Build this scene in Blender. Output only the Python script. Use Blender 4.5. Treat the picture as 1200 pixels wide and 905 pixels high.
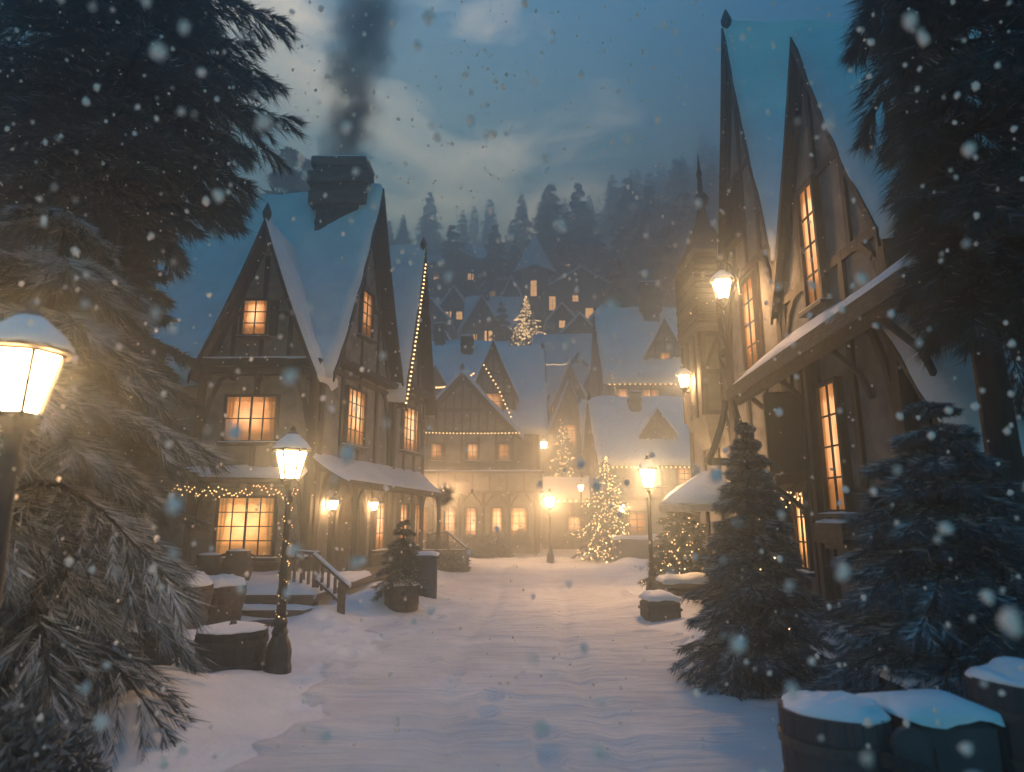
import bpy, math, random
import numpy as np
from mathutils import Vector, noise as mnoise

for o in list(bpy.data.objects):
    bpy.data.objects.remove(o)
SC = bpy.context.scene
COL = SC.collection
R = math.radians
PI = math.pi

# ------------------------------------------------------------------ camera
CAMZ, PITCH, FPX = 1.9, math.atan(150.5 / 760), 760.0
cam_d = bpy.data.cameras.new('camera')
cam = bpy.data.objects.new('camera', cam_d)
COL.objects.link(cam)
cam.location = (0, 0, CAMZ)
cam.rotation_euler = (PI / 2 + PITCH, 0, 0)
cam_d.sensor_width = 36
cam_d.lens = 36 * FPX / 1200
cam_d.clip_start, cam_d.clip_end = 0.05, 2000
cam_d.dof.use_dof = True
cam_d.dof.focus_distance = 15
cam_d.dof.aperture_fstop = 1.1
SC.camera = cam

# ------------------------------------------------------------------ render
cy = SC.cycles
cy.use_denoising = True
cy.use_adaptive_sampling = True
cy.adaptive_threshold = 0.02
cy.max_bounces = 4
cy.diffuse_bounces = 2
cy.glossy_bounces = 1
cy.transmission_bounces = 2
cy.transparent_max_bounces = 4
cy.volume_bounces = 1
cy.sample_clamp_indirect = 3.0
cy.sample_clamp_direct = 0
cy.volume_step_rate = 1.0
cy.volume_max_steps = 128
SC.view_settings.view_transform = 'Standard'
SC.view_settings.look = 'None'
SC.view_settings.gamma = 1
SC.view_settings.use_curve_mapping = False
SC.view_settings.exposure = 0.0

# ------------------------------------------------------------------ sky
SUN_EL, SUN_ROT = R(14), R(-12)
world = bpy.data.worlds.new('World')
SC.world = world
world.use_nodes = True
wn, wl = world.node_tree.nodes, world.node_tree.links
wn.clear()
w_out = wn.new('ShaderNodeOutputWorld')
w_bg = wn.new('ShaderNodeBackground')
sky = wn.new('ShaderNodeTexSky')
sky.sky_type = 'NISHITA'
sky.sun_disc = False
sky.sun_elevation = SUN_EL
sky.sun_rotation = SUN_ROT
sky.ozone_density = 2.2
sky.air_density = 1.3
sky.dust_density = 0.6
tc = wn.new('ShaderNodeTexCoord')
mp = wn.new('ShaderNodeMapping')
mp.inputs['Scale'].default_value = (1.0, 1.0, 2.6)
mp.inputs['Location'].default_value = (0.35, 0.2, 0.15)
wl.new(tc.outputs['Generated'], mp.inputs['Vector'])
nz = wn.new('ShaderNodeTexNoise')
nz.inputs['Scale'].default_value = 3.4
nz.inputs['Detail'].default_value = 7
nz.inputs['Roughness'].default_value = 0.55
nz.inputs['Distortion'].default_value = 0.5
wl.new(mp.outputs['Vector'], nz.inputs['Vector'])
rp = wn.new('ShaderNodeValToRGB')
rp.color_ramp.elements[0].position = 0.44
rp.color_ramp.elements[1].position = 0.70
wl.new(nz.outputs['Fac'], rp.inputs['Fac'])
# the break in the clouds where the last light comes through
dot = wn.new('ShaderNodeVectorMath'); dot.operation = 'DOT_PRODUCT'
nrm = wn.new('ShaderNodeVectorMath'); nrm.operation = 'NORMALIZE'
wl.new(tc.outputs['Generated'], nrm.inputs[0])
wl.new(nrm.outputs['Vector'], dot.inputs[0])
gl = Vector((-0.15, 0.83, 0.54)).normalized()
dot.inputs[1].default_value = gl
mr = wn.new('ShaderNodeMapRange'); mr.interpolation_type = 'SMOOTHSTEP'
mr.inputs['From Min'].default_value = 0.90
mr.inputs['From Max'].default_value = 0.995
mr.inputs['To Min'].default_value = 0.0
mr.inputs['To Max'].default_value = 1.0
wl.new(dot.outputs['Value'], mr.inputs['Value'])
mul = wn.new('ShaderNodeMath'); mul.operation = 'MULTIPLY'
wl.new(rp.outputs['Color'], mul.inputs[0]); wl.new(mr.outputs['Result'], mul.inputs[1])
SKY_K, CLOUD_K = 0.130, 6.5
skm = wn.new('ShaderNodeMix'); skm.data_type = 'RGBA'; skm.blend_type = 'MULTIPLY'
skm.inputs['Factor'].default_value = 1.0
wl.new(sky.outputs['Color'], skm.inputs['A'])
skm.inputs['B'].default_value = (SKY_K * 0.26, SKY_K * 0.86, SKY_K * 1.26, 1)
adm = wn.new('ShaderNodeMix'); adm.data_type = 'RGBA'; adm.blend_type = 'ADD'
adm.inputs['Factor'].default_value = 1.0
clm = wn.new('ShaderNodeMix'); clm.data_type = 'RGBA'
wl.new(mul.outputs['Value'], clm.inputs['Factor'])
clm.inputs['A'].default_value = (0, 0, 0, 1)
clm.inputs['B'].default_value = (1.15 * CLOUD_K, 0.80 * CLOUD_K, 0.43 * CLOUD_K, 1)
# sky overhead, out of view: blue-green boost added to light snow and roofs
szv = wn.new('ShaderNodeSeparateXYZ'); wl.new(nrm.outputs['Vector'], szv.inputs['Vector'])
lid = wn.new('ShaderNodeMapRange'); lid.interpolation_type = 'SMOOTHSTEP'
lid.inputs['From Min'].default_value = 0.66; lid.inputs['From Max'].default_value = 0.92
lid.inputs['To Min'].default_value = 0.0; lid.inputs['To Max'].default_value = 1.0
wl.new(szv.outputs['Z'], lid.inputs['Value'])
sky_tint = wn.new('ShaderNodeMix'); sky_tint.data_type = 'RGBA'; sky_tint.blend_type = 'MULTIPLY'; sky_tint.inputs['Factor'].default_value = 1.0
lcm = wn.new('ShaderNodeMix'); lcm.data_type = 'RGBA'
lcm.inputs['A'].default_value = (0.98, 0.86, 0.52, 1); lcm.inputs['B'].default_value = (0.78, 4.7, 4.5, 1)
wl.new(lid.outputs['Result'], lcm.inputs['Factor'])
wl.new(skm.outputs['Result'], sky_tint.inputs['A']); wl.new(lcm.outputs['Result'], sky_tint.inputs['B'])
wl.new(sky_tint.outputs['Result'], adm.inputs['A']); wl.new(clm.outputs['Result'], adm.inputs['B'])
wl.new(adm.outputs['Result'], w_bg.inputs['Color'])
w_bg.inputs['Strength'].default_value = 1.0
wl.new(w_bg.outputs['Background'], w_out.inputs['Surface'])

# last light through the cloud ahead
sun_d = bpy.data.lights.new('sun', 'SUN')
sun_d.energy = 0.10
sun_d.angle = R(12)
sun_d.color = (0.75, 0.86, 1.0)
sun = bpy.data.objects.new('sun', sun_d)
COL.objects.link(sun)
sun.rotation_euler = (R(-76), 0, R(12))

HAZE_DENSITY = 0.0172
HAZE_G = 0.80
MIST_DENSITY = 0.015
LAMP_K = 540.0

# ------------------------------------------------------------------ helpers
def W(px, py, Y):
    """point at world depth Y seen at a place of the 1200x905 picture"""
    u = (px - 600) / FPX; v = (452.5 - py) / FPX
    dy = math.cos(PITCH) - v * math.sin(PITCH)
    dz = math.sin(PITCH) + v * math.cos(PITCH)
    s = Y / dy
    return Vector((u * s, Y, dz * s + CAMZ))

WLOC = {}

def tag(o, label=None, cat=None, group=None, kind=None):
    if label: o['label'] = label
    if cat: o['category'] = cat
    if group: o['group'] = group
    if kind: o['kind'] = kind
    return o

def thing(name, label, cat, loc=(0, 0, 0), group=None):
    o = bpy.data.objects.new(name, None)
    COL.objects.link(o)
    o.empty_display_size = 0.2
    o.location = loc
    WLOC[o.name] = Vector(loc)
    return tag(o, label, cat, group)

def link_mesh(name, me, parent=None, mats=()):
    for m in mats:
        me.materials.append(m)
    o = bpy.data.objects.new(name, me)
    COL.objects.link(o)
    WLOC[o.name] = Vector((0, 0, 0))
    if parent is not None:
        o.parent = parent
        WLOC[o.name] = WLOC[parent.name]
    return o

def copy_tree(o, parent=None):
    c = o.copy()
    COL.objects.link(c)
    if parent is not None:
        c.parent = parent
    for ch in list(o.children):
        copy_tree(ch, c)
    return c

class Face:
    """a wall face: origin, direction along it, outward normal; v is height"""
    def __init__(s, o, u):
        s.o = Vector((o[0], o[1], 0)); s.u = Vector((u[0], u[1], 0)).normalized()
        s.n = Vector((s.u.y, -s.u.x, 0))
    def p(s, u, v, n=0.0):
        q = s.o + s.u * u + s.n * n
        return Vector((q.x, q.y, v))

class MB:
    def __init__(s):
        s.v = []; s.f = []; s.m = []; s.mi = 0
    def add(s, vs, fs):
        b = len(s.v)
        s.v.extend(vs)
        for f in fs:
            s.f.append(tuple(b + i for i in f)); s.m.append(s.mi)
    def prism(s, pts, vec):
        n = len(pts); vec = Vector(vec)
        pts = [Vector(p) for p in pts]
        s.add(pts + [p + vec for p in pts],
              [tuple(range(n - 1, -1, -1)), tuple(range(n, 2 * n))] +
              [(i, (i + 1) % n, n + (i + 1) % n, n + i) for i in range(n)])
    def box(s, c, size, rz=0.0):
        c = Vector(c); x, y, z = size[0] / 2, size[1] / 2, size[2] / 2
        ca, sa = math.cos(rz), math.sin(rz)
        pts = [(-x, -y), (x, -y), (x, y), (-x, y)]
        s.prism([(c.x + a * ca - b * sa, c.y + a * sa + b * ca, c.z - z) for a, b in pts], (0, 0, 2 * z))
    def bbox(s, c, size, rz=0.0, b=0.02):
        """a box with chamfered upright and upper edges"""
        c = Vector(c); x, y, z = size[0] / 2, size[1] / 2, size[2] / 2
        ca, sa = math.cos(rz), math.sin(rz)
        def ring(dx, dy, zz, k):
            p = [(-dx + k, -dy), (dx - k, -dy), (dx, -dy + k), (dx, dy - k), (dx - k, dy), (-dx + k, dy), (-dx, dy - k), (-dx, -dy + k)]
            return [Vector((c.x + a * ca - q * sa, c.y + a * sa + q * ca, c.z + zz)) for a, q in p]
        vs = ring(x, y, -z, b) + ring(x, y, z - b, b) + ring(x - b, y - b, z, b)
        fs = [tuple(range(7, -1, -1)), tuple(range(16, 24))]
        for k in (0, 8):
            fs += [(k + i, k + (i + 1) % 8, k + 8 + (i + 1) % 8, k + 8 + i) for i in range(8)]
        s.add(vs, fs)
    def beam(s, p0, p1, w, h, up=(0, 0, 1)):
        p0, p1, up = Vector(p0), Vector(p1), Vector(up)
        d = (p1 - p0).normalized()
        sd = d.cross(up)
        if sd.length < 1e-4: sd = d.cross(Vector((0, 1, 0)))
        sd.normalize(); u2 = sd.cross(d)
        a, b = sd * (w / 2), u2 * (h / 2)
        s.prism([p0 - a - b, p0 + a - b, p0 + a + b, p0 - a + b], p1 - p0)
    def fbeam(s, F, u0, v0, u1, v1, w, proud=0.05):
        pr = proud + random.uniform(0, 0.012)
        d = Vector((u1 - u0, v1 - v0)).normalized(); q = Vector((-d.y, d.x)) * (w / 2)
        pts = [(u0 - q.x, v0 - q.y), (u1 - q.x, v1 - q.y), (u1 + q.x, v1 + q.y), (u0 + q.x, v0 + q.y)]
        s.prism([F.p(a, b, -0.02) for a, b in pts], F.n * (pr + 0.02))
    def fcurve(s, F, pts, w, proud=0.045):
        pr = proud + random.uniform(0, 0.012)
        for i in range(len(pts) - 1):
            (a, b), (c, d) = pts[i], pts[i + 1]
            e = Vector((c - a, d - b)).normalized() * 0.01
            s.fbeam(F, a - e.x, b - e.y, c + e.x, d + e.y, w, pr + 0.002 * i)
    def fbox(s, F, u, v, w, h, n0, n1):
        s.prism([F.p(u - w / 2, v - h / 2, n0), F.p(u + w / 2, v - h / 2, n0), F.p(u + w / 2, v + h / 2, n0), F.p(u - w / 2, v + h / 2, n0)], F.n * (n1 - n0))
    def lathe(s, c, prof, n=16, sx=1.0, sy=1.0, jit=0.0, stave=0):
        c = Vector(c); vs = []; fs = []
        for r, z in prof:
            for i in range(n):
                a = 2 * PI * i / n
                rr = r * (1 + random.uniform(-jit, jit)) * (0.972 if stave and i % stave == 0 else 1)
                vs.append(Vector((c.x + rr * sx * math.cos(a), c.y + rr * sy * math.sin(a), c.z + z)))
        k = len(prof)
        for j in range(k - 1):
            for i in range(n):
                fs.append((j * n + i, j * n + (i + 1) % n, (j + 1) * n + (i + 1) % n, (j + 1) * n + i))
        fs.append(tuple(range(n - 1, -1, -1)))
        fs.append(tuple((k - 1) * n + i for i in range(n)))
        s.add(vs, fs)
    def tube(s, pts, rad, n=8):
        pts = [Vector(p) for p in pts]; k = len(pts)
        if not hasattr(rad, '__len__'): rad = [rad] * k
        vs = []; fs = []
        for j, p in enumerate(pts):
            d = (pts[min(j + 1, k - 1)] - pts[max(j - 1, 0)]).normalized()
            a = d.cross(Vector((0.13, 0.21, 1)))
            if a.length < 0.05: a = d.cross(Vector((1, 0, 0)))
            a.normalize(); b = d.cross(a)
            for i in range(n):
                t = 2 * PI * i / n
                vs.append(p + (a * math.cos(t) + b * math.sin(t)) * rad[j])
        for j in range(k - 1):
            for i in range(n):
                fs.append((j * n + i, j * n + (i + 1) % n, (j + 1) * n + (i + 1) % n, (j + 1) * n + i))
        fs.append(tuple(range(n - 1, -1, -1))); fs.append(tuple((k - 1) * n + i for i in range(n)))
        s.add(vs, fs)
    def ball(s, c, r, n=12, m=8, rough=0.0, z0=-1.0):
        """ellipsoid, cut flat at z0 (in units of its radius), with lumps"""
        c = Vector(c)
        if not hasattr(r, '__len__'): r = (r, r, r)
        prof = []
        a0 = math.asin(max(-0.999, z0))
        vs = []; fs = []
        off = Vector((c.x * 3.1, c.y * 2.7, c.z * 1.9))
        for j in range(m + 1):
            a = a0 + (PI / 2 - a0) * j / m * 0.995
            for i in range(n):
                t = 2 * PI * i / n
                d = Vector((math.cos(a) * math.cos(t), math.cos(a) * math.sin(t), math.sin(a)))
                k = 1 + rough * mnoise.noise(d * 1.7 + off)
                vs.append(c + Vector((d.x * r[0], d.y * r[1], d.z * r[2])) * k)
        for j in range(m):
            for i in range(n):
                fs.append((j * n + i, j * n + (i + 1) % n, (j + 1) * n + (i + 1) % n, (j + 1) * n + i))
        fs.append(tuple(range(n - 1, -1, -1))); fs.append(tuple(m * n + i for i in range(n)))
        s.add(vs, fs)
    def snow_sheet(s, S, ns, nt, thick, le, lt, rnd=(1, 1, 1, 0), nrm=None, amp=0.5, freq=0.75):
        """snow lying on the surface S(a, t); le, lt its two lengths; rnd = which of the edges a0 a1 t0 t1 taper"""
        vs = []; fs = []
        def N(a, t):
            e = 0.01
            da = S(min(a + e, 1), t) - S(max(a - e, 0), t); dt = S(a, min(t + e, 1)) - S(a, max(t - e, 0))
            q = da.cross(dt).normalized()
            return q if q.z > 0 else -q
        A = [0, 0.012, 0.035] + [0.035 + 0.93 * (i + 1) / ns for i in range(ns - 1)] + [0.965, 0.988, 1]
        T = [0, 0.012, 0.04] + [0.04 + 0.96 * (i + 1) / nt for i in range(nt)]
        if rnd[3]: T = T[:-1] + [0.965, 0.988, 1]
        up = Vector((0, 0, 1))
        for t in T:
            for a in A:
                p = S(a, t)
                d = 9.0
                if rnd[0]: d = min(d, a * le)
                if rnd[1]: d = min(d, (1 - a) * le)
                if rnd[2]: d = min(d, t * lt)
                if rnd[3]: d = min(d, (1 - t) * lt)
                k = math.sqrt(max(0.0, min(1.0, d / 0.22)) * (2 - max(0.0, min(1.0, d / 0.22))))
                q = p * freq
                h = thick * k * (1 + amp * mnoise.noise(q) + 0.5 * amp * mnoise.noise(q * 2.7) + 0.2 * amp * mnoise.noise(q * 7))
                n = N(a, t)
                n = (n * (1 - t) + up * t).normalized() if not rnd[3] else n
                sag = 0.0
                if rnd[2] and t < 0.03:
                    sag = 0.11 * min(1.0, lt / 1.2) * (0.45 + mnoise.noise(q * 2.1) + 0.6 * mnoise.noise(q * 5.3))
                sh_ = Vector((0, 0, 0))
                if (rnd[0] and a < 0.04) or (rnd[1] and a > 0.96):
                    ax_ = (S(1, t) - S(0, t)).normalized()
                    sh_ = ax_ * (0.07 * mnoise.noise(q * 1.6 + Vector((9, 2, 5))) * min(1.0, le / 2.0))
                vs.append(p + n * h - up * sag + sh_)
        na = len(A)
        for j in range(len(T) - 1):
            for i in range(na - 1):
                fs.append((j * na + i, j * na + i + 1, (j + 1) * na + i + 1, (j + 1) * na + i))
        s.add(vs, fs)
    def build(s, name, mats, parent=None, smooth=False):
        if not isinstance(mats, (list, tuple)): mats = [mats]
        me = bpy.data.meshes.new(name)
        off = WLOC[parent.name] if parent is not None else Vector((0, 0, 0))
        me.from_pydata([tuple(v - off) for v in s.v], [], s.f)
        for i, p in enumerate(me.polygons):
            p.material_index = s.m[i]
        if smooth:
            me.polygons.foreach_set('use_smooth', [True] * len(me.polygons))
        me.update()
        o = link_mesh(name, me, parent, mats)
        return o

# ------------------------------------------------------------------ materials
def mat(name):
    m = bpy.data.materials.new(name)
    m.use_nodes = True
    nt = m.node_tree
    return m, nt.nodes, nt.links, nt.nodes['Principled BSDF']

def noise_mat(name, c1, c2, scale=4.0, rough=0.7, bump=0.2, stretch=(1, 1, 1), bscale=None, detail=6, c3=None):
    m, n, l, b = mat(name)
    t = n.new('ShaderNodeTexCoord'); mpn = n.new('ShaderNodeMapping')
    mpn.inputs['Scale'].default_value = stretch
    l.new(t.outputs['Object'], mpn.inputs['Vector'])
    z = n.new('ShaderNodeTexNoise'); z.inputs['Scale'].default_value = scale; z.inputs['Detail'].default_value = detail
    z.inputs['Roughness'].default_value = 0.62
    l.new(mpn.outputs['Vector'], z.inputs['Vector'])
    r = n.new('ShaderNodeValToRGB')
    r.color_ramp.elements[0].position = 0.32; r.color_ramp.elements[0].color = (*c1, 1)
    r.color_ramp.elements[1].position = 0.7; r.color_ramp.elements[1].color = (*c2, 1)
    if c3:
        e = r.color_ramp.elements.new(0.5); e.color = (*c3, 1)
    l.new(z.outputs['Fac'], r.inputs['Fac'])
    l.new(r.outputs['Color'], b.inputs['Base Color'])
    b.inputs['Roughness'].default_value = rough
    if bump:
        z2 = n.new('ShaderNodeTexNoise'); z2.inputs['Scale'].default_value = bscale or scale * 3; z2.inputs['Detail'].default_value = 5
        l.new(mpn.outputs['Vector'], z2.inputs['Vector'])
        bp = n.new('ShaderNodeBump'); bp.inputs['Strength'].default_value = bump; bp.inputs['Distance'].default_value = 0.05
        l.new(z2.outputs['Fac'], bp.inputs['Height'])
        l.new(bp.outputs['Normal'], b.inputs['Normal'])
    return m

def emit_mat(name, col, strength, sampled=True, vary=None):
    m = bpy.data.materials.new(name); m.use_nodes = True
    n, l = m.node_tree.nodes, m.node_tree.links
    n.clear()
    o = n.new('ShaderNodeOutputMaterial'); e = n.new('ShaderNodeEmission')
    e.inputs['Color'].default_value = (*col, 1); e.inputs['Strength'].default_value = strength
    l.new(e.outputs['Emission'], o.inputs['Surface'])
    if vary:
        # the room behind the glass: curtains at both sides, a pelmet, a lamp somewhere inside, shapes of furniture
        def math_(op, a, b=None, c=None):
            q = n.new('ShaderNodeMath'); q.operation = op
            for i_, x_ in enumerate((a, b, c)):
                if x_ is None: continue
                if isinstance(x_, (int, float)): q.inputs[i_].default_value = x_
                else: l.new(x_, q.inputs[i_])
            return q.outputs[0]
        def step_(x_, a, b, lo=0.0, hi=1.0):
            q = n.new('ShaderNodeMapRange'); q.interpolation_type = 'SMOOTHSTEP'
            l.new(x_, q.inputs['Value']); q.inputs['From Min'].default_value = a; q.inputs['From Max'].default_value = b
            q.inputs['To Min'].default_value = lo; q.inputs['To Max'].default_value = hi
            return q.outputs['Result']
        t = n.new('ShaderNodeTexCoord'); sx_ = n.new('ShaderNodeSeparateXYZ'); l.new(t.outputs['UV'], sx_.inputs['Vector'])
        oi = n.new('ShaderNodeObjectInfo'); U, Vv, Rn = sx_.outputs['X'], sx_.outputs['Y'], oi.outputs['Random']
        z = n.new('ShaderNodeTexNoise'); z.noise_dimensions = '4D'; z.inputs['Scale'].default_value = vary; z.inputs['Detail'].default_value = 4
        l.new(t.outputs['UV'], z.inputs['Vector']); l.new(math_('MULTIPLY', Rn, 40.0), z.inputs['W'])
        a_ = math_('ABSOLUTE', math_('SUBTRACT', U, 0.5))
        edge = math_('ADD', a_, math_('MULTIPLY', Vv, 0.10))
        cur = step_(edge, 0.40, 0.45)                               # 1 inside a curtain
        fold = math_('MULTIPLY_ADD', math_('SINE', math_('MULTIPLY', U, 95.0)), 0.16, 0.50)
        top = step_(math_('ADD', Vv, math_('MULTIPLY', math_('SINE', math_('MULTIPLY', U, 30.0)), 0.015)), 0.88, 0.90, 1.0, 0.62)
        dx = math_('SUBTRACT', U, math_('MULTIPLY_ADD', Rn, 0.4, 0.3)); dy = math_('SUBTRACT', Vv, 0.62)
        rr = math_('SQRT', math_('ADD', math_('MULTIPLY', dx, dx), math_('MULTIPLY', dy, dy)))
        glow = step_(rr, 0.0, 0.75, 1.75, 0.62)
        furn = step_(math_('ADD', Vv, math_('MULTIPLY', z.outputs['Fac'], -0.55)), -0.12, 0.0, 0.5, 1.0)
        nv = step_(z.outputs['Fac'], 0.32, 0.68, 0.72, 1.12)
        tot = math_('MULTIPLY', math_('MULTIPLY', glow, furn), math_('MULTIPLY', nv, top))
        mixc = n.new('ShaderNodeMix'); mixc.data_type = 'FLOAT'
        l.new(cur, mixc.inputs['Factor']); mixc.inputs['A'].default_value = 1.0; l.new(fold, mixc.inputs['B'])
        tot = math_('MULTIPLY', tot, mixc.outputs['Result'])
        tot = math_('MULTIPLY', tot, math_('MULTIPLY_ADD', Rn, 0.9, 0.5))
        l.new(math_('MULTIPLY', tot, strength), e.inputs['Strength'])
        r = n.new('ShaderNodeValToRGB')
        r.color_ramp.elements[0].position = 0.35; r.color_ramp.elements[0].color = (col[0], col[1] * 0.80, col[2] * 0.62, 1)
        r.color_ramp.elements[1].position = 1.0; r.color_ramp.elements[1].color = (col[0], col[1] * 1.18, col[2] * 1.5, 1)
        l.new(math_('MULTIPLY', tot, 0.6), r.inputs['Fac']); l.new(r.outputs['Color'], e.inputs['Color'])
    try:
        m.cycles.emission_sampling = 'AUTO' if sampled else 'NONE'
    except Exception:
        pass
    return m

M = {}
M['plaster'] = noise_mat('plaster', (0.085, 0.087, 0.09), (0.27, 0.272, 0.275), 2.6, 0.9, 0.4, bscale=14, c3=(0.20, 0.198, 0.196))
M['plaster_dark'] = noise_mat('plaster_grey', (0.07, 0.073, 0.078), (0.20, 0.203, 0.21), 2.2, 0.9, 0.35, bscale=12)
M['timber'] = noise_mat('timber', (0.022, 0.019, 0.018), (0.072, 0.059, 0.052), 3.0, 0.75, 0.5, (2.5, 2.5, 0.5), 9)
M['wood'] = noise_mat('weathered_wood', (0.045, 0.034, 0.027), (0.13, 0.10, 0.08), 3.5, 0.75, 0.5, (0.6, 3, 3), 9)
M['shingle'] = noise_mat('roof_shingle', (0.03, 0.026, 0.024), (0.09, 0.075, 0.065), 6, 0.8, 0.7, (1, 1, 3.2), 7)
M['stone'] = noise_mat('stone', (0.04, 0.038, 0.038), (0.14, 0.132, 0.128), 2.5, 0.9, 0.7, (1, 1, 2.2), 5)
M['iron'] = noise_mat('black_iron', (0.018, 0.017, 0.017), (0.045, 0.042, 0.04), 8, 0.5, 0.2)
M['rim'] = noise_mat('dark_hoop_metal', (0.03, 0.028, 0.026), (0.075, 0.07, 0.066), 9, 0.55, 0.3)
M['clay'] = noise_mat('clay', (0.06, 0.045, 0.038), (0.14, 0.105, 0.085), 3, 0.7, 0.25)
M['wicker'] = noise_mat('wicker', (0.04, 0.036, 0.034), (0.12, 0.11, 0.10), 16, 0.8, 0.8, (1, 1, 3), 24)
M['bluepaint'] = noise_mat('blue_paint', (0.02, 0.035, 0.06), (0.045, 0.07, 0.11), 3, 0.6, 0.25)
M['board'] = noise_mat('dark_board', (0.022, 0.026, 0.032), (0.055, 0.062, 0.072), 2.4, 0.7, 0.3, (1, 1, 0.3))
M['bark'] = noise_mat('bark', (0.010, 0.0095, 0.0095), (0.034, 0.030, 0.028), 5, 0.9, 0.9, (2, 2, 0.6), 8)
M['needle'] = noise_mat('needles', (0.020, 0.034, 0.036), (0.050, 0.072, 0.074), 1.5, 0.7, 0)
M['needle_blue'] = noise_mat('blue_needles', (0.030, 0.060, 0.085), (0.075, 0.125, 0.165), 1.5, 0.7, 0)
M['frost'] = noise_mat('frosted_needles', (0.36, 0.40, 0.44), (0.66, 0.70, 0.74), 3, 0.8, 0)
M['frost_thin'] = noise_mat('thin_frost', (0.09, 0.12, 0.14), (0.22, 0.26, 0.29), 3, 0.8, 0)
M['canvas'] = noise_mat('canvas', (0.35, 0.31, 0.26), (0.55, 0.5, 0.43), 3, 0.9, 0.2)
M['leaf'] = noise_mat('shrub_leaf', (0.03, 0.042, 0.03), (0.08, 0.095, 0.065), 6, 0.7, 0)

def snow_mat(name, c1, c2, ripples=False):
    m, n, l, b = mat(name)
    t = n.new('ShaderNodeTexCoord')
    z = n.new('ShaderNodeTexNoise'); z.inputs['Scale'].default_value = 0.9; z.inputs['Detail'].default_value = 8; z.inputs['Roughness'].default_value = 0.6
    l.new(t.outputs['Object'], z.inputs['Vector'])
    r = n.new('ShaderNodeValToRGB')
    r.color_ramp.elements[0].position = 0.3; r.color_ramp.elements[0].color = (*c1, 1)
    r.color_ramp.elements[1].position = 0.65; r.color_ramp.elements[1].color = (*c2, 1)
    l.new(z.outputs['Fac'], r.inputs['Fac']); l.new(r.outputs['Color'], b.inputs['Base Color'])
    b.inputs['Roughness'].default_value = 0.62
    b.inputs['Specular IOR Level'].default_value = 0.3
    z1 = n.new('ShaderNodeTexNoise'); z1.inputs['Scale'].default_value = 2.2; z1.inputs['Detail'].default_value = 9
    z1.inputs['Roughness'].default_value = 0.65
    if ripples:
        mpn = n.new('ShaderNodeMapping'); mpn.inputs['Scale'].default_value = (0.35, 2.6, 1)
        l.new(t.outputs['Object'], mpn.inputs['Vector']); l.new(mpn.outputs['Vector'], z1.inputs['Vector'])
        z1.inputs['Scale'].default_value = 3.2
    else:
        l.new(t.outputs['Object'], z1.inputs['Vector'])
    bp = n.new('ShaderNodeBump'); bp.inputs['Strength'].default_value = 0.8 if ripples else 0.5
    bp.inputs['Distance'].default_value = 0.13 if ripples else 0.10
    l.new(z1.outputs['Fac'], bp.inputs['Height']); l.new(bp.outputs['Normal'], b.inputs['Normal'])
    return m
M['snow'] = snow_mat('snow', (0.66, 0.70, 0.74), (0.84, 0.86, 0.88))
M['road_snow'] = snow_mat('trodden_snow', (0.66, 0.68, 0.71), (0.86, 0.87, 0.88), True)

WARM = (1.0, 0.46, 0.17)
M['pane'] = emit_mat('lit_window_glass', WARM, 1.25, True, 2.6)
M['pane_bright'] = emit_mat('bright_window_glass', (1.0, 0.52, 0.19), 2.2, True, 2.2)
M['pane_dim'] = emit_mat('dim_window_glass', (1.0, 0.42, 0.14), 0.65, True, 2.6)
M['pane_far'] = emit_mat('far_window_glass', (1.0, 0.50, 0.18), 2.2, False)
M['lamp_glass'] = emit_mat('lamp_glass', (1.0, 0.535, 0.225), LAMP_K)
M['lamp_glass_low'] = emit_mat('turned_down_lamp_glass', (1.0, 0.535, 0.225), LAMP_K * 0.27)
M['lamp_glass_mid'] = emit_mat('mid_lamp_glass', (1.0, 0.535, 0.225), LAMP_K * 0.26)
M['lamp_glass_small'] = emit_mat('small_lamp_glass', (1.0, 0.535, 0.225), LAMP_K * 0.5)
M['lamp_far'] = emit_mat('far_lamp_glass', (1.0, 0.50, 0.18), 60, False)
M['bulb'] = emit_mat('fairy_bulb', (1.0, 0.58, 0.24), 5, False)
M['bulb_tree'] = emit_mat('tree_bulb', (1.0, 0.60, 0.27), 8, False)
M['pane_dark'] = noise_mat('dark_window_glass', (0.012, 0.015, 0.02), (0.03, 0.035, 0.04), 2, 0.15, 0)

# ------------------------------------------------------------------ haze
hz = MB(); hz.box((0, 92, 52), (360, 230, 108))
hm = bpy.data.materials.new('haze'); hm.use_nodes = True
hm.node_tree.nodes.clear()
ho = hm.node_tree.nodes.new('ShaderNodeOutputMaterial'); hv = hm.node_tree.nodes.new('ShaderNodeVolumePrincipled')
hv.inputs['Color'].default_value = (0.72, 0.88, 1.0, 1)
hv.inputs['Density'].default_value = HAZE_DENSITY
hv.inputs['Anisotropy'].default_value = HAZE_G
hm.node_tree.links.new(hv.outputs['Volume'], ho.inputs['Volume'])
tag(hz.build('haze', hm), kind='stuff')
# a bank of fine blown snow and chimney mist hanging over the street
mi = MB(); mi.ball((0.6, 33, 1.0), (13, 17, 9), 28, 14, 0.12)
mm = bpy.data.materials.new('mist'); mm.use_nodes = True
mm.node_tree.nodes.clear()
mo = mm.node_tree.nodes.new('ShaderNodeOutputMaterial'); mv = mm.node_tree.nodes.new('ShaderNodeVolumePrincipled')
mv.inputs['Color'].default_value = (0.95, 0.95, 0.95, 1)
mv.inputs['Density'].default_value = MIST_DENSITY
mv.inputs['Anisotropy'].default_value = 0.6
mm.node_tree.links.new(mv.outputs['Volume'], mo.inputs['Volume'])
tag(mi.build('mist', mm), kind='stuff')

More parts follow.
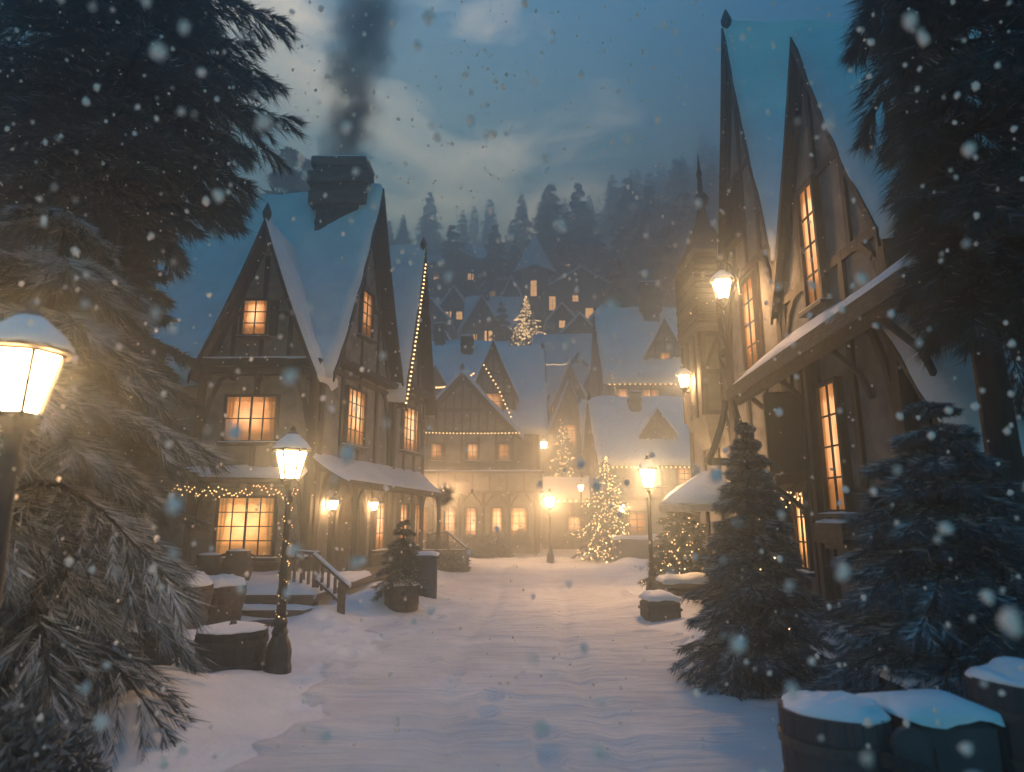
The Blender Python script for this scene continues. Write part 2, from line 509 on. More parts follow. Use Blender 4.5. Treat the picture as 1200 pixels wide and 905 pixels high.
# ------------------------------------------------------------------ ground
HY = [-20, 38, 44, 50, 58, 70, 85, 95, 110, 135, 150, 400]
HZ = [0, 0, 0.9, 4.0, 9.6, 17.2, 26, 34, 45, 60, 63, 64]
def smooth(a, b, x):
    t = np.clip((x - a) / (b - a), 0, 1); return t * t * (3 - 2 * t)
PRINTS = []
random.seed(5)
for (x0, y0, x1, y1, n) in [(-2.35, 7.9, -1.5, 12.5, 8), (-1.9, 7.2, -3.0, 11.6, 7), (-2.2, 9.6, -3.2, 12.0, 5), (0.4, 5.6, -1.0, 9.0, 7)]:
    for i in range(n):
        t = i / (n - 1)
        PRINTS.append((x0 + (x1 - x0) * t + (0.13 if i % 2 else -0.13) + random.uniform(-.05, .05), y0 + (y1 - y0) * t + random.uniform(-.08, .08)))
def gz_arr(x, y):
    z = np.interp(y, HY, HZ)
    z = z * (1 - 0.18 * smooth(15, 70, -x)) + 0.45 * np.clip(x - 12, 0, 50) * smooth(50, 120, y)
    side = np.maximum(0, np.abs(x) - 13); z = z + 0.30 * side * (1 - smooth(60, 110, y)) * smooth(0, 12, side)
    cx = np.interp(y, [0, 10, 25, 40, 60], [0.15, 0.15, 0.6, 2.2, 3.0])
    hw = np.interp(y, [0, 8, 14, 25, 40], [2.35, 2.3, 2.4, 2.5, 2.2])
    off = smooth(0.0, 1.6, np.abs(x - cx) - hw)
    lump = 0.16 * np.sin(1.7 * x + 0.6 * np.sin(1.1 * y)) * np.sin(1.3 * y + 0.9 * np.sin(0.8 * x + 1)) + 0.07 * np.sin(3.9 * x + 1.1 + np.sin(2.3 * y)) * np.sin(3.3 * y + 0.4)
    z = z + off * (0.13 + lump) + (1 - off) * 0.012 * np.sin(5.2 * y + 1.4 * np.sin(1.6 * x)) 
    far = smooth(40, 60, y)
    z = z + far * (1.2 * np.sin(0.21 * x + 1.3) * np.sin(0.17 * y) + 0.5 * np.sin(0.53 * x) * np.sin(0.47 * y + 2))
    # wheel and sledge tracks
    for k, c in ((-0.75, 0.0), (0.75, 0.0)):
        d = x - (cx + k + 0.12 * np.sin(0.5 * y))
        z = z - 0.04 * np.exp(-(d / 0.13) ** 2) * (1 - far)
    for (a, b) in PRINTS:
        d2 = ((x - a) / 0.11) ** 2 + ((y - b) / 0.19) ** 2
        z = z - 0.055 * np.exp(-d2 * d2) + 0.03 * np.exp(-(d2 - 2.0) ** 2)
    # snow drifts against the deck and the lamp foot
    for (a, b, s, h) in ((-2.75, 13.6, 0.75, 0.42), (-2.4, 15.4, 0.8, 0.28), (-5.6, 9.4, 1.1, 0.15), (-3.0, 21, 1.0, 0.25), (2.9, 13.4, 0.8, 0.28), (3.6, 11.0, 1.1, 0.25), (2.2, 27.5, 0.7, 0.15), (4.6, 5.0, 1.2, 0.2), (-3.9, 6.9, 0.8, 0.12)):
        z = z + h * np.exp(-((x - a) ** 2 + (y - b) ** 2) / s ** 2)
    return z
def gz(x, y):
    return float(gz_arr(np.array([float(x)]), np.array([float(y)]))[0])

def axis(segs):
    out = [segs[0][0]]
    for a, b, st in segs:
        n = max(1, int(round((b - a) / st))); out += list(a + (b - a) * (np.arange(n) + 1) / n)
    return np.array(out)
gx = axis([(-150, -40, 6), (-40, -14, 1.6), (-14, -7, 0.35), (-7, 5, 0.07), (5, 12, 0.35), (12, 40, 1.6), (40, 150, 6)])
gy = axis([(-12, 3, 1.0), (3, 14, 0.07), (14, 22, 0.14), (22, 45, 0.5), (45, 120, 1.4), (120, 200, 5)])
XX, YY = np.meshgrid(gx, gy); ZZ = gz_arr(XX, YY)
def grid_mesh(name, XX, YY, ZZ):
    ny, nx = XX.shape
    me = bpy.data.meshes.new(name)
    co = np.stack([XX, YY, ZZ], -1).reshape(-1, 3).astype(np.float32)
    i = np.arange(ny * nx).reshape(ny, nx)
    q = np.stack([i[:-1, :-1], i[:-1, 1:], i[1:, 1:], i[1:, :-1]], -1).reshape(-1, 4)
    me.vertices.add(len(co)); me.vertices.foreach_set('co', co.ravel())
    me.loops.add(q.size); me.loops.foreach_set('vertex_index', q.ravel().astype(np.int32))
    me.polygons.add(len(q)); me.polygons.foreach_set('loop_start', (np.arange(len(q)) * 4).astype(np.int32))
    me.polygons.foreach_set('use_smooth', np.ones(len(q), bool))
    me.update(calc_edges=True)
    return me
g = link_mesh('ground', grid_mesh('ground', XX, YY, ZZ), None, [M['snow']])
tag(g, kind='structure')
# trodden street: a sheet just above the ground that follows it
ty = axis([(-8, 3, 0.5), (3, 16, 0.07), (16, 24, 0.16), (24, 44, 0.5)])
tt = np.linspace(-1, 1, 61)
TY, TT = np.meshgrid(ty, tt, indexing='ij')
cxr = np.interp(TY, [0, 10, 25, 40, 60], [0.15, 0.15, 0.6, 2.2, 3.0]); hwr = np.interp(TY, [0, 8, 14, 25, 40], [2.35, 2.3, 2.4, 2.5, 2.2])
hwr = hwr + 0.22 * np.sin(1.9 * TY + 1.5 * np.sign(TT)) + 0.12 * np.sin(4.7 * TY + 2 * np.sign(TT)) + 0.05 * np.sin(13 * TY)
TX = cxr + TT * hwr
TZ = gz_arr(TX, TY)
TZ = TZ + np.where(np.abs(TT) > 0.985, -0.03, 0.018) + 0.010 * np.sin(14 * TY + 2.5 * np.sin(1.7 * TX + .6 * TY)) + 0.007 * np.sin(23 * TY + 3 * np.sin(2.9 * TX)) * np.sin(.9 * TX + 1.1 * TY)
TZ = np.where(np.abs(TT) > 0.985, TZ, np.maximum(TZ, gz_arr(TX, TY) + 0.012))
r = link_mesh('street', grid_mesh('street', TX, TY, TZ), None, [M['road_snow']])
tag(r, kind='structure')

# ------------------------------------------------------------------ conifers
def tri_mesh(name, V, MI):
    """V: (n,3,3) triangles, MI: (n,) material index"""
    n = len(V)
    me = bpy.data.meshes.new(name)
    me.vertices.add(3 * n); me.vertices.foreach_set('co', V.reshape(-1).astype(np.float32))
    me.loops.add(3 * n); me.loops.foreach_set('vertex_index', np.arange(3 * n, dtype=np.int32))
    me.polygons.add(n); me.polygons.foreach_set('loop_start', (np.arange(n) * 3).astype(np.int32))
    me.polygons.foreach_set('material_index', MI.astype(np.int32))
    me.update(calc_edges=True)
    return me

def norm(a): return a / np.maximum(np.linalg.norm(a, axis=-1, keepdims=True), 1e-6)

def crown_mesh(name, seed, H, Rad, z0, nbr, ntw, nnd, nl, nw, droop=0.35, frost=0.3, thin=0.25, power=0.85, irregular=0.25, tw_len=0.42, rise=0.25, bias=None, layers=0, fan=0.62, skirt=0.0):
    """limbs > twigs > needles; needle triangles only, with the limbs' wood"""
    rng = np.random.default_rng(seed)
    t = (np.arange(nbr) + rng.random(nbr)) / nbr
    zb = z0 + (H - z0) * (1 - (1 - t) ** 1.0) * 0.985
    az = np.arange(nbr) * 2.39996 + rng.normal(0, 0.25, nbr)
    if layers:      # boughs sit in whorls
        zb = z0 + (H - z0) * ((np.floor(t * layers) + 0.5 + 0.16 * rng.normal(0, 1, nbr)) / layers).clip(0, 0.99)
    rel = (H - zb) / (H - z0)
    L = Rad * np.clip(rel, 0.02, 1) ** power * (1 + rng.normal(0, irregular, nbr).clip(-0.5, 0.5)) + 0.06
    if bias is not None:
        L = L * np.clip(1 + bias[1] * np.cos(az - bias[0]), 0.15, 3)
    if skirt:
        L = L * np.clip(0.42 + (zb - z0) / skirt, 0, 1)
    s = (np.arange(ntw) + 0.5)[None, :] / ntw * np.ones((nbr, 1)) + rng.normal(0, 0.5 / ntw, (nbr, ntw))
    s = s.clip(0.06, 1.0)
    dr = droop * (0.75 + 0.5 * rng.random(nbr)) * (0.5 + 0.7 * rel)
    def curve(s):
        r = L[:, None] * s
        z = zb[:, None] + L[:, None] * (rise * s - (dr[:, None] + rise) * s ** 1.7 + 0.10 * s ** 4)
        return r, z
    r, z = curve(s); r2, z2 = curve(np.minimum(s + 0.02, 1.05))
    ca, sa = np.cos(az)[:, None], np.sin(az)[:, None]
    P = np.stack([r * ca, r * sa, z], -1)
    T = norm(np.stack([(r2 - r) * ca, (r2 - r) * sa, z2 - z], -1))
    side = np.where(np.arange(ntw) % 2 == 0, 1.0, -1.0)[None, :, None]
    S = np.stack([-sa * np.ones_like(r), ca * np.ones_like(r), np.zeros_like(r)], -1)
    sp = (0.95 - 0.65 * s)[..., None]
    D = norm(T * (1 - 0.4 * sp) + S * side * sp + np.array([0, 0, -0.22]) * (0.5 + rng.random((nbr, ntw, 1))) + rng.normal(0, 0.10, (nbr, ntw, 3)))
    TL = np.clip(0.3 + 4 * rel, 0.3, 1)[:, None] * (L[:, None] * tw_len * (1.05 - s) ** 0.7 * (0.35 + 0.65 * np.minimum(1, s * 3)) + nl * 0.6) * (0.8 + 0.4 * rng.random((nbr, ntw)))
    P, D, TL = P.reshape(-1, 3), D.reshape(-1, 3), TL.reshape(-1)
    nT = len(P)
    q = rng.random((nT, nnd)) ** 0.85
    base = P[:, None, :] + D[:, None, :] * (TL[:, None] * q)[..., None]
    base[..., 2] -= (TL[:, None] * q ** 2) * 0.18
    rnd = rng.normal(0, 1, (nT, nnd, 3))
    perp = rnd - (rnd * D[:, None, :]).sum(-1, keepdims=True) * D[:, None, :]
    perp = norm(perp)
    nd = norm(D[:, None, :] * (0.85 + 0.3 * (0.62 - fan)) + perp * fan + np.array([0, 0, -0.10]))
    relT = np.repeat(rel, ntw)
    ln = nl * (0.6 + 0.8 * rng.random((nT, nnd))) * np.clip(0.35 + 3.2 * relT, 0.3, 1)[:, None]
    wv = norm(np.cross(nd, rng.normal(0, 1, (nT, nnd, 3)))) * (nw * (0.7 + 0.6 * rng.random((nT, nnd))))[..., None]
    V = np.stack([base - wv, base + wv, base + nd * ln[..., None]], -2).reshape(-1, 3, 3)
    upn = perp[..., 2]
    k = rng.random((nT, nnd)) + 0.42 * upn + 0.25 * rng.normal(0, 1, (nT, 1)).clip(-1, 1)
    MI = np.zeros((nT, nnd), int)
    MI[k > 1.30 - frost] = 2
    MI[k > 1.62 - frost] = 1
    V2, M2 = [V], [MI.reshape(-1)]
    # limbs
    ss = np.linspace(0, 1, 6)[None, :] * np.ones((nbr, 1))
    rr, zz = curve(ss)
    C = np.stack([rr * ca, rr * sa, zz], -1)
    wd = np.maximum(0.006, 0.018 * L)[:, None, None] * (1.05 - ss)[..., None]
    Sd = np.stack([-sa * np.ones_like(rr), ca * np.ones_like(rr), np.zeros_like(rr)], -1) * wd
    Up = np.array([0, 0, 1.0]) * wd
    for A, B in ((Sd, Up), (Up, -Sd), (-Sd, -Up), (-Up, Sd)):
        a, b = C + A, C + B
        V2.append(np.stack([a[:, :-1], b[:, :-1], a[:, 1:]], -2).reshape(-1, 3, 3))
        V2.append(np.stack([b[:, :-1], b[:, 1:], a[:, 1:]], -2).reshape(-1, 3, 3))
        M2 += [np.full(nbr * 5, 3)] * 2
    return tri_mesh(name, np.concatenate(V2), np.concatenate(M2)), (P, D, TL)

def trunk_mb(H, r0, lean=0.0, seed=0):
    rnd = random.Random(seed)
    mb = MB()
    pts = []; rad = []
    for i in range(9):
        t = i / 8
        pts.append((lean * t * t + 0.04 * r0 * rnd.uniform(-4, 4) * (t > 0), 0.04 * r0 * rnd.uniform(-4, 4), H * 0.97 * t - 0.1))
        rad.append(r0 * (1 - t) ** 0.9 * (1.35 if i == 0 else 1) + 0.01)
    mb.tube(pts, rad, 10)
    return mb

def spruce(name, label, loc, H, Rad, z0, seed, needle='needle', group=None, trunk_r=None, cat='tree', thin_k=1.0, **kw):
    root = thing(name, label, cat, (0, 0, 0), group)
    me, tw = crown_mesh(name + '_crown', seed, H, Rad, z0, **kw)
    o = link_mesh('crown', me, root, [M[needle], M['frost'], M['frost_thin'], M['bark']])
    trunk_mb(H, trunk_r or H * 0.022, 0, seed).build('trunk', M['bark'], root, True)
    root.location = loc
    return root, tw

def bulbs_on(tw, loc, n, seed, size, lo=0.35):
    rng = np.random.default_rng(seed)
    P, D, TL = tw
    i = rng.integers(0, len(P), n)
    q = lo + (1 - lo) * rng.random(n)
    pts = P[i] + D[i] * (TL[i] * q)[:, None] + np.array([0, 0, -0.01])
    # each bulb a little octahedron
    o = np.array([[1, 0, 0], [0, 1, 0], [-1, 0, 0], [0, -1, 0], [0, 0, 1.3], [0, 0, -1.3]]) * size
    F = np.array([[0, 1, 4], [1, 2, 4], [2, 3, 4], [3, 0, 4], [1, 0, 5], [2, 1, 5], [3, 2, 5], [0, 3, 5]])
    V = pts[:, None, :] + o[None] * (0.7 + 0.6 * rng.random((n, 1, 1)))
    return V[:, F, :].reshape(-1, 3, 3), pts

def tree_lights(label, tw, loc, n, seed, size, lo=0.35):
    V, pts = bulbs_on(tw, loc, n, seed, size, lo)
    root = thing('string_lights', label, 'string lights', (0, 0, 0))
    o = link_mesh('bulb', tri_mesh('bulb', V, np.zeros(len(V))), root, [M['bulb_tree']])
    o['kind'] = 'stuff'
    # the cable winds round the tree from bulb to bulb
    order = np.argsort(pts[:, 2]); p = pts[order]
    mb = MB()
    H = p[:, 2].max() - p[:, 2].min()
    ang = np.arctan2(p[:, 1], p[:, 0]) + 0.0
    turns = 9
    path = []
    for k in range(140):
        z = p[:, 2].min() + H * k / 139; a = 2 * PI * turns * k / 139
        w = np.abs(p[:, 2] - z) < H * 0.06
        r = np.percentile(np.hypot(p[w, 0], p[w, 1]), 60) if w.any() else 0.02
        path.append((r * math.cos(a), r * math.sin(a), z))
    mb.tube(path, 0.006, 4)
    mb.build('cable', M['iron'], root)
    root.location = loc
    return root

# ------------------------------------------------------------------ lights on strings
def bulb_mesh(size):
    mb = MB(); mb.ball((0, 0, 0), size, 8, 5)
    o = mb.build('bulb', M['bulb'])
    return o

def string_lights(label, pts, n, size=0.03, sag=0.0, group=None, seed=1, drops=0.0):
    """cable along pts with n hanging bulbs"""
    rnd = random.Random(seed)
    pts = [Vector(p) for p in pts]
    seg = [(pts[i + 1] - pts[i]).length for i in range(len(pts) - 1)]
    tot = sum(seg)
    def at(d):
        for i, L in enumerate(seg):
            if d <= L or i == len(seg) - 1:
                t = min(1, d / L)
                return pts[i].lerp(pts[i + 1], t) - Vector((0, 0, sag * 4 * t * (1 - t)))
            d -= L
    root = thing('string_lights', label, 'string lights', tuple(pts[0]), group)
    mb = MB()
    mb.tube([at(tot * k / (6 * len(seg))) for k in range(6 * len(seg) + 1)], 0.008, 5)
    mb.build('cable', M['iron'], root)
    b = bulb_mesh(size)
    for k in range(n):
        o = b if k == 0 else b.copy()
        if k: COL.objects.link(o)
        o.parent = root
        q = at(tot * (k + 0.5) / n) - pts[0]
        o.location = q + Vector((rnd.uniform(-.01, .01), rnd.uniform(-.01, .01), -size * 0.9 - drops * rnd.random()))
    return root

# ------------------------------------------------------------------ house kit
def window(root, F, u, v, w, h, cols=2, rows=3, pane='pane', sill=True, fw=0.07, n0=0.065, shutter=None, snow=True):
    mb = MB()
    d = 0.065
    for (a, b, ww, hh) in ((-w / 2 - fw / 2, 0, fw, h + 2 * fw), (w / 2 + fw / 2, 0, fw, h + 2 * fw)):
        mb.fbox(F, u + a, v + b, ww, hh, 0.0, n0 + d)
    for b in (-h / 2 - fw / 2, h / 2 + fw / 2):
        mb.fbox(F, u, v + b, w, fw, 0.0, n0 + d - 0.004)
    for i in range(1, cols):
        thick = 0.055 if (cols % 2 == 0 and i == cols // 2 and cols > 2) else 0.028
        mb.fbox(F, u - w / 2 + w * i / cols, v, thick, h, n0 + 0.004, n0 + 0.034)
    for i in range(1, rows):
        mb.fbox(F, u, v - h / 2 + h * i / rows, w, 0.026, n0 + 0.004, n0 + 0.030)
    f = mb.build('window', M['timber'], root)
    pb = MB()
    pb.add([F.p(u - w / 2, v - h / 2, n0), F.p(u + w / 2, v - h / 2, n0), F.p(u + w / 2, v + h / 2, n0), F.p(u - w / 2, v + h / 2, n0)], [(0, 1, 2, 3)])
    po = pb.build('pane', M[pane], f)
    uv = po.data.uv_layers.new(name='UVMap')
    for li, q in enumerate(((0, 0), (1, 0), (1, 1), (0, 1))): uv.data[li].uv = q
    if sill:
        sb = MB(); sb.fbox(F, u, v - h / 2 - fw - 0.03, w + 0.3, 0.07, 0.0, n0 + 0.15)
        so = sb.build('sill', M['timber'], f)
        if snow:
            s2 = MB()
            s2.snow_sheet(lambda a, t: F.p(u - w / 2 - 0.14 + (w + 0.28) * a, v - h / 2 - fw + 0.006, (n0 + 0.145) * (1 - t) + 0.01 * t), 4, 3, 0.05, w, 0.2, (1, 1, 1, 0))
            s2.build('snow', M['snow'], f, True)
    return f

class Block:
    """gable block: gable face F (front), right side FR, left side FL"""
    def __init__(b, root, o, u, w, depth, zb, ze, zr, oe=0.35, og=0.4, conc=0.14, wall='plaster', snow=0.2, rails=None, posts=2, brace=True,
                 finial=True, timber=True, bargeboard=True, sides=True, res=10, tw=0.15, half=(1, 1), base=None, apex=0.5):
        b.root = root; b.w, b.depth, b.zb, b.ze, b.zr, b.oe, b.og = w, depth, zb, ze, zr, oe, og
        b.F = Face(o, u); F = b.F
        b.FR = Face(F.p(w, 0), -F.n); b.FL = Face(F.p(0, 0, -depth), F.n)
        b.am = w * apex
        k = (zr - ze) / (w / 2)
        b.v0 = ze - oe * k * (1 - conc)
        def prof(s, left=True):   # s 0 eave .. 1 ridge
            half_w = b.am if left else w - b.am
            a = -oe + (half_w + oe) * s
            return a, b.v0 + (zr - b.v0) * (s - conc * s * (1 - s) * 1.6)
        b.prof = prof
        def at_u(uu):
            left = uu <= b.am
            half_w = b.am if left else w - b.am
            a = uu if left else w - uu
            s = (a + oe) / (half_w + oe)
            return prof(s, left)[1]
        b.at_u = at_u
        pts = [(0, zb), (w, zb)]
        for i in range(9): pts.append((w * (1 - i / 8), at_u(w * (1 - i / 8)) - 0.02))
        if b.am != w / 2: pts = [(0, zb), (w, zb)] + [(q, at_u(q) - 0.02) for q in sorted({*[w * i / 8 for i in range(9)], b.am}, reverse=True)]
        mb = MB(); mb.prism([F.p(x, y) for x, y in pts], -F.n * depth)
        mb.build('wall', M[wall], root)
        if base:
            mb = MB()
            e = 0.05
            mb.prism([F.p(-e, zb - 0.3, e), F.p(w + e, zb - 0.3, e), F.p(w + e, zb - 0.3, -depth - e), F.p(-e, zb - 0.3, -depth - e)], (0, 0, base + 0.3))
            mb.build('plinth', M['stone'], root)
        if timber:
            rnd = random.Random(int(abs(F.o.x * 31 + F.o.y * 17 + w * 7) * 10))
            mb = MB()
            rails = rails if rails is not None else [zb + 0.1, (zb + ze) / 2, ze - 0.12]
            for v in rails:
                for G, ww in ((F, w), (b.FR, depth), (b.FL, depth)):
                    if G is not F and not sides: continue
                    mb.fbeam(G, 0, v, ww, v, tw * 1.1)
            lo, hi = min(rails), max(rails)
            for G, ww, npost in ((F, w, posts), (b.FR, depth, max(2, int(posts * depth / w))), (b.FL, depth, max(2, int(posts * depth / w)))):
                if G is not F and not sides: continue
                for i in range(npost + 1):
                    x = ww * i / npost
                    x = min(max(x, tw / 2 - 0.03), ww - tw / 2 + 0.03)
                    mb.fbeam(G, x, zb, x + rnd.uniform(-.03, .03) * (0 < i < npost), hi, tw * (1.25 if i in (0, npost) else 0.9), 0.058)
                if brace:
                    for j in range(len(rails) - 1):
                        va, vb = rails[j], rails[j + 1]
                        for (xa, sg) in ((0.05, 1), (ww - 0.05, -1)):
                            hgt = (vb - va)
                            ext = min(0.42 * ww, 0.75)
                            c = [(xa + sg * ext * (1 - math.cos(q * PI / 2)) * 1.0, vb - hgt * 0.98 * (1 - math.sin(q * PI / 2) ** 1.0)) if rnd.random() < 2 else None for q in (0, .25, .5, .75, 1)]
                            if rnd.random() < 0.75: mb.fcurve(G, c, tw * 0.7)
            # rake timbers and gable studs
            for left in (True, False):
                c = []
                for i in range(6):
                    s = i / 5
                    a, v = prof(s, left)
                    x = a if left else w - a
                    c.append((x, v - 0.16))
                mb.fcurve(F, [q for q in c if -0.01 <= q[0] <= w + 0.01], tw, 0.05)
            gh = zr - hi
            vv = hi + gh * 0.40
            if w > 1.2:
                hw_ = 0
                for q in np.linspace(0, b.am, 40):
                    if at_u(q) >= vv + 0.12: hw_ = q; break
                if gh > 1.6: mb.fbeam(F, hw_, vv, w - hw_, vv, tw * 0.85, 0.045)
                for fx in ([0.25, 0.5, 0.75] if w > 2.2 else [0.5]):
                    mb.fbeam(F, w * fx, hi, w * fx, min(at_u(w * fx) - 0.15, hi + gh * 0.8), tw * 0.75, 0.04)
            mb.build('timber_frame', M['timber'], root)
        # roof boards
        mb = MB()
        ns = 6
        nv = Vector((0, 0, 0.11))
        for left in (True, False):
            if not half[0 if left else 1]: continue
            for i in range(ns):
                (a0, v0), (a1, v1) = prof(i / ns, left), prof((i + 1) / ns, left)
                if not left: a0, a1 = w - a0, w - a1
                p = [F.p(a0, v0, og), F.p(a1, v1, og), F.p(a1, v1, -depth - og), F.p(a0, v0, -depth - og)]
                mb.prism(p, nv)
            if bargeboard:
                for nn in (og + 0.02, -depth - og - 0.02):
                    for i in range(ns):
                        (a0, v0), (a1, v1) = prof(i / ns, left), prof((i + 1) / ns, left)
                        if not left: a0, a1 = w - a0, w - a1
                        mb.prism([F.p(a0, v0 - 0.13, nn), F.p(a1, v1 - 0.13, nn), F.p(a1, v1 + 0.13, nn), F.p(a0, v0 + 0.13, nn)], F.n * (0.05 + 0.002 * i))
        if finial:
            q = F.p(b.am, zr, og - 0.05)
            mb.lathe(q, [(0.05, 0), (0.06, 0.12), (0.1, 0.2), (0.13, 0.32), (0.09, 0.44), (0.05, 0.55), (0.0, 0.66)], 8)
        roof = mb.build('roof', M['shingle'], root)
        b.roof = roof
        if snow:
            mb = MB()
            ll = depth + 2 * og
            for left in (True, False):
                if not half[0 if left else 1]: continue
                def S(a, t, left=left):
                    x, v = prof(-0.015 + 1.015 * t, left)
                    if not left: x = w - x
                    sway = 0.0
                    return F.p(x, v + 0.112 - sway, og + 0.05 - (ll + 0.1) * a)
                slope = math.hypot((b.am if left else w - b.am) + oe, zr - b.v0)
                mb.snow_sheet(S, max(6, int(res * ll / 4)), max(5, int(res * slope / 4)), snow, ll, slope)
            mb.build('snow', M['snow'], roof, True)

def chimney(root, c, w, d, z0, z1, mt='stone', cap=True, snow=True):
    mb = MB()
    h = z1 - z0
    mb.bbox((c[0], c[1], z0 + h * 0.35), (w * 0.74, d * 0.78, h * 0.7), 0, 0.03)
    for k in range(int(h / .22)):      # uneven courses
        mb.bbox((c[0] + random.uniform(-.02, .02), c[1], z0 + .11 + .22 * k), (w * random.uniform(.745, .775), d * random.uniform(.785, .81), .19), 0, .02)
    prev = z0 + h * 0.62
    for k, (ww, hh) in enumerate(((1.02, 0.12), (0.94, 0.06), (1.1, 0.10), (0.9, 0.06), (1.0, 0.08))):
        mb.bbox((c[0], c[1], prev + hh * h / 2 + 0.003), (w * ww, d * ww, hh * h), 0, 0.04)
        prev += hh * h - 0.004
    o = mb.build('chimney', M[mt], root)
    if snow:
        s = MB()
        s.snow_sheet(lambda a, t: Vector((c[0] + w * 0.5 * (2 * a - 1), c[1] + d * 0.5 * (2 * t - 1), prev + 0.0)), 4, 4, 0.10, w, d, (1, 1, 1, 1))
        s.build('snow', M['snow'], o, True)
    return o

def pent_roof(root, name, A, B, C, D, thick=0.08, snow=0.14, ns=10, nt=5, mt='shingle', curl=0.0):
    """sloping sheet: A-B outer edge, D-C wall edge"""
    A, B, C, D = map(Vector, (A, B, C, D))
    def S(a, t):
        return A.lerp(B, a).lerp(D.lerp(C, a), t) - Vector((0, 0, curl * 4 * t * (1 - t)))
    mb = MB()
    for i in range(5):
        t0, t1 = i / 5, (i + 1) / 5
        mb.prism([S(0, t0), S(1, t0), S(1, t1), S(0, t1)], (0, 0, -thick))
    d = (D - A); d.z = 0; d = d.normalized()
    mb.beam(A - d * 0.03 - Vector((0, 0, thick * .5)), B - d * 0.03 - Vector((0, 0, thick * .5)), 0.05, thick * 2.0)
    o = mb.build(name, M[mt], root)
    if snow:
        s = MB()
        s.snow_sheet(lambda a, t: S(a, t) + Vector((0, 0, 0.004)), ns, nt, snow, (B - A).length, (D - A).length)
        s.build('snow', M['snow'], o, True)
    return o

# ------------------------------------------------------------------ the tall gabled house on the left
HU = Vector((0.217, 0.976, 0)); HN = Vector((0.976, -0.217, 0)); P0 = Vector((-5.2, 17.25, 0))
h1 = thing('timbered_house', 'tall half-timbered house with three steep snowy gables, arched door and stone chimney', 'house', (-6.8, 17, 0))
random.seed(11)
wing = Block(h1, (-8.3, 17.0), (1, 0), 3.05, 4.2, 0.0, 5.75, 9.75, oe=0.16, og=0.38, rails=[0.55, 3.05, 5.62], posts=2, conc=0.1, base=0.7, snow=0.17, wall='plaster')
ga = Block(h1, P0 + HU * 0.05, HU, 4.7, 7.2, 0.0, 6.05, 12.2, oe=0.25, og=0.45, rails=[0.55, 3.1, 5.9], posts=4, conc=0.16, base=0.6, snow=0.24, finial=False)
gb = Block(h1, P0 + HU * 4.80 + HN * 0.12, HU, 2.9, 6.5, 0.0, 6.3, 11.7, oe=0.2, og=0.4, rails=[0.55, 3.1, 6.1], posts=3, conc=0.14, base=0.6, snow=0.2)
mb = MB()      # jetty beams under the gables
mb.fbox(wing.F, 1.5, 5.86, 3.5, 0.2, 0.0, 0.34); mb.fbox(wing.F, 1.5, 5.66, 3.3, 0.14, 0.0, 0.22)
mb.fbox(ga.F, 2.35, 6.16, 4.9, 0.18, 0.0, 0.36); mb.fbox(gb.F, 1.45, 6.38, 3.0, 0.18, 0.0, 0.36)
for k in range(5): mb.fbox(wing.F, 0.2 + 0.68 * k, 5.5, 0.12, 0.16, 0.0, 0.26)
mb.build('jetty_beam', M['timber'], h1)
s = MB()
s.snow_sheet(lambda a, t: wing.F.p(-0.22 + 3.45 * a, 5.962, 0.345 * (1 - t) + 0.02 * t), 10, 3, 0.06, 3.4, 0.34, (1, 1, 1, 0))
s.build('snow', M['snow'], h1, True)
window(h1, wing.F, 1.5, 1.60, 1.42, 1.42, 4, 4, 'pane_bright')
window(h1, wing.F, 1.42, 4.38, 1.3, 1.15, 4, 2, 'pane')
window(h1, wing.F, 1.32, 7.15, 0.62, 0.95, 2, 3, 'pane')
window(h1, ga.F, 2.0, 4.75, 1.15, 1.6, 4, 4, 'pane')
window(h1, ga.F, 2.45, 8.1, 0.72, 1.4, 2, 4, 'pane_dim')
window(h1, gb.F, 1.4, 4.9, 1.4, 1.5, 4, 4, 'pane')
window(h1, gb.F, 1.05, 8.5, 0.55, 1.2, 2, 3, 'pane_dark')
window(h1, ga.F, 4.05, 1.55, 0.7, 1.4, 2, 3, 'pane')
window(h1, gb.F, 1.0, 1.55, 0.72, 1.35, 2, 3, 'pane')
window(h1, gb.F, 2.3, 1.55, 0.6, 1.35, 2, 3, 'pane_dim')
chimney(h1, (-5.6, 19.75), 1.8, 1.25, 9.2, 13.15)
# carved shutters beside the attic window
mb = MB(); mb.fbox(wing.F, 1.32 + 0.5, 7.15, 0.2, 1.0, 0.0, 0.09); mb.build('shutter', M['timber'], h1)
# arched door
D0 = ga.F
uD = 1.9
mb = MB()
arc = [(uD - 0.72, 0.45)] + [(uD - 0.72 * math.cos(a), 1.75 + 0.85 * math.sin(a)) for a in np.linspace(0, PI, 13)] + [(uD + 0.72, 0.45)]
mb.prism([D0.p(a, b, 0.03) for a, b in arc], D0.n * 0.05)
for k in range(5): mb.fbox(D0, uD - 0.56 + 0.28 * k, 1.3, 0.016, 1.7, 0.079, 0.088)
door = mb.build('door', M['wood'], h1)
mb = MB()
for (r0, r1, nn) in ((0.74, 0.92, 0.20), (0.94, 1.08, 0.13)):
    for k in range(14):
        a0, a1 = PI * k / 14, PI * (k + 1) / 14
        q = [(r0, a0), (r1, a0), (r1, a1), (r0, a1)]
        mb.prism([D0.p(uD - r * math.cos(a), 1.75 + r * 1.15 * math.sin(a), 0.0) for r, a in q], D0.n * (nn + 0.002 * (k % 2)))
    for sg in (-1, 1):
        mb.fbox(D0, uD + sg * (r0 + r1) / 2, 1.1, r1 - r0, 1.3, 0.0, nn)
mb.build('door_frame', M['timber'], door)
mb = MB(); mb.prism([D0.p(uD - 0.46 * math.cos(a), 1.7 + 0.66 * math.sin(a), 0.075) for a in np.linspace(0, PI, 9)], D0.n * 0.02)
mb.build('pane', M['pane_dim'], door)
mb = MB()
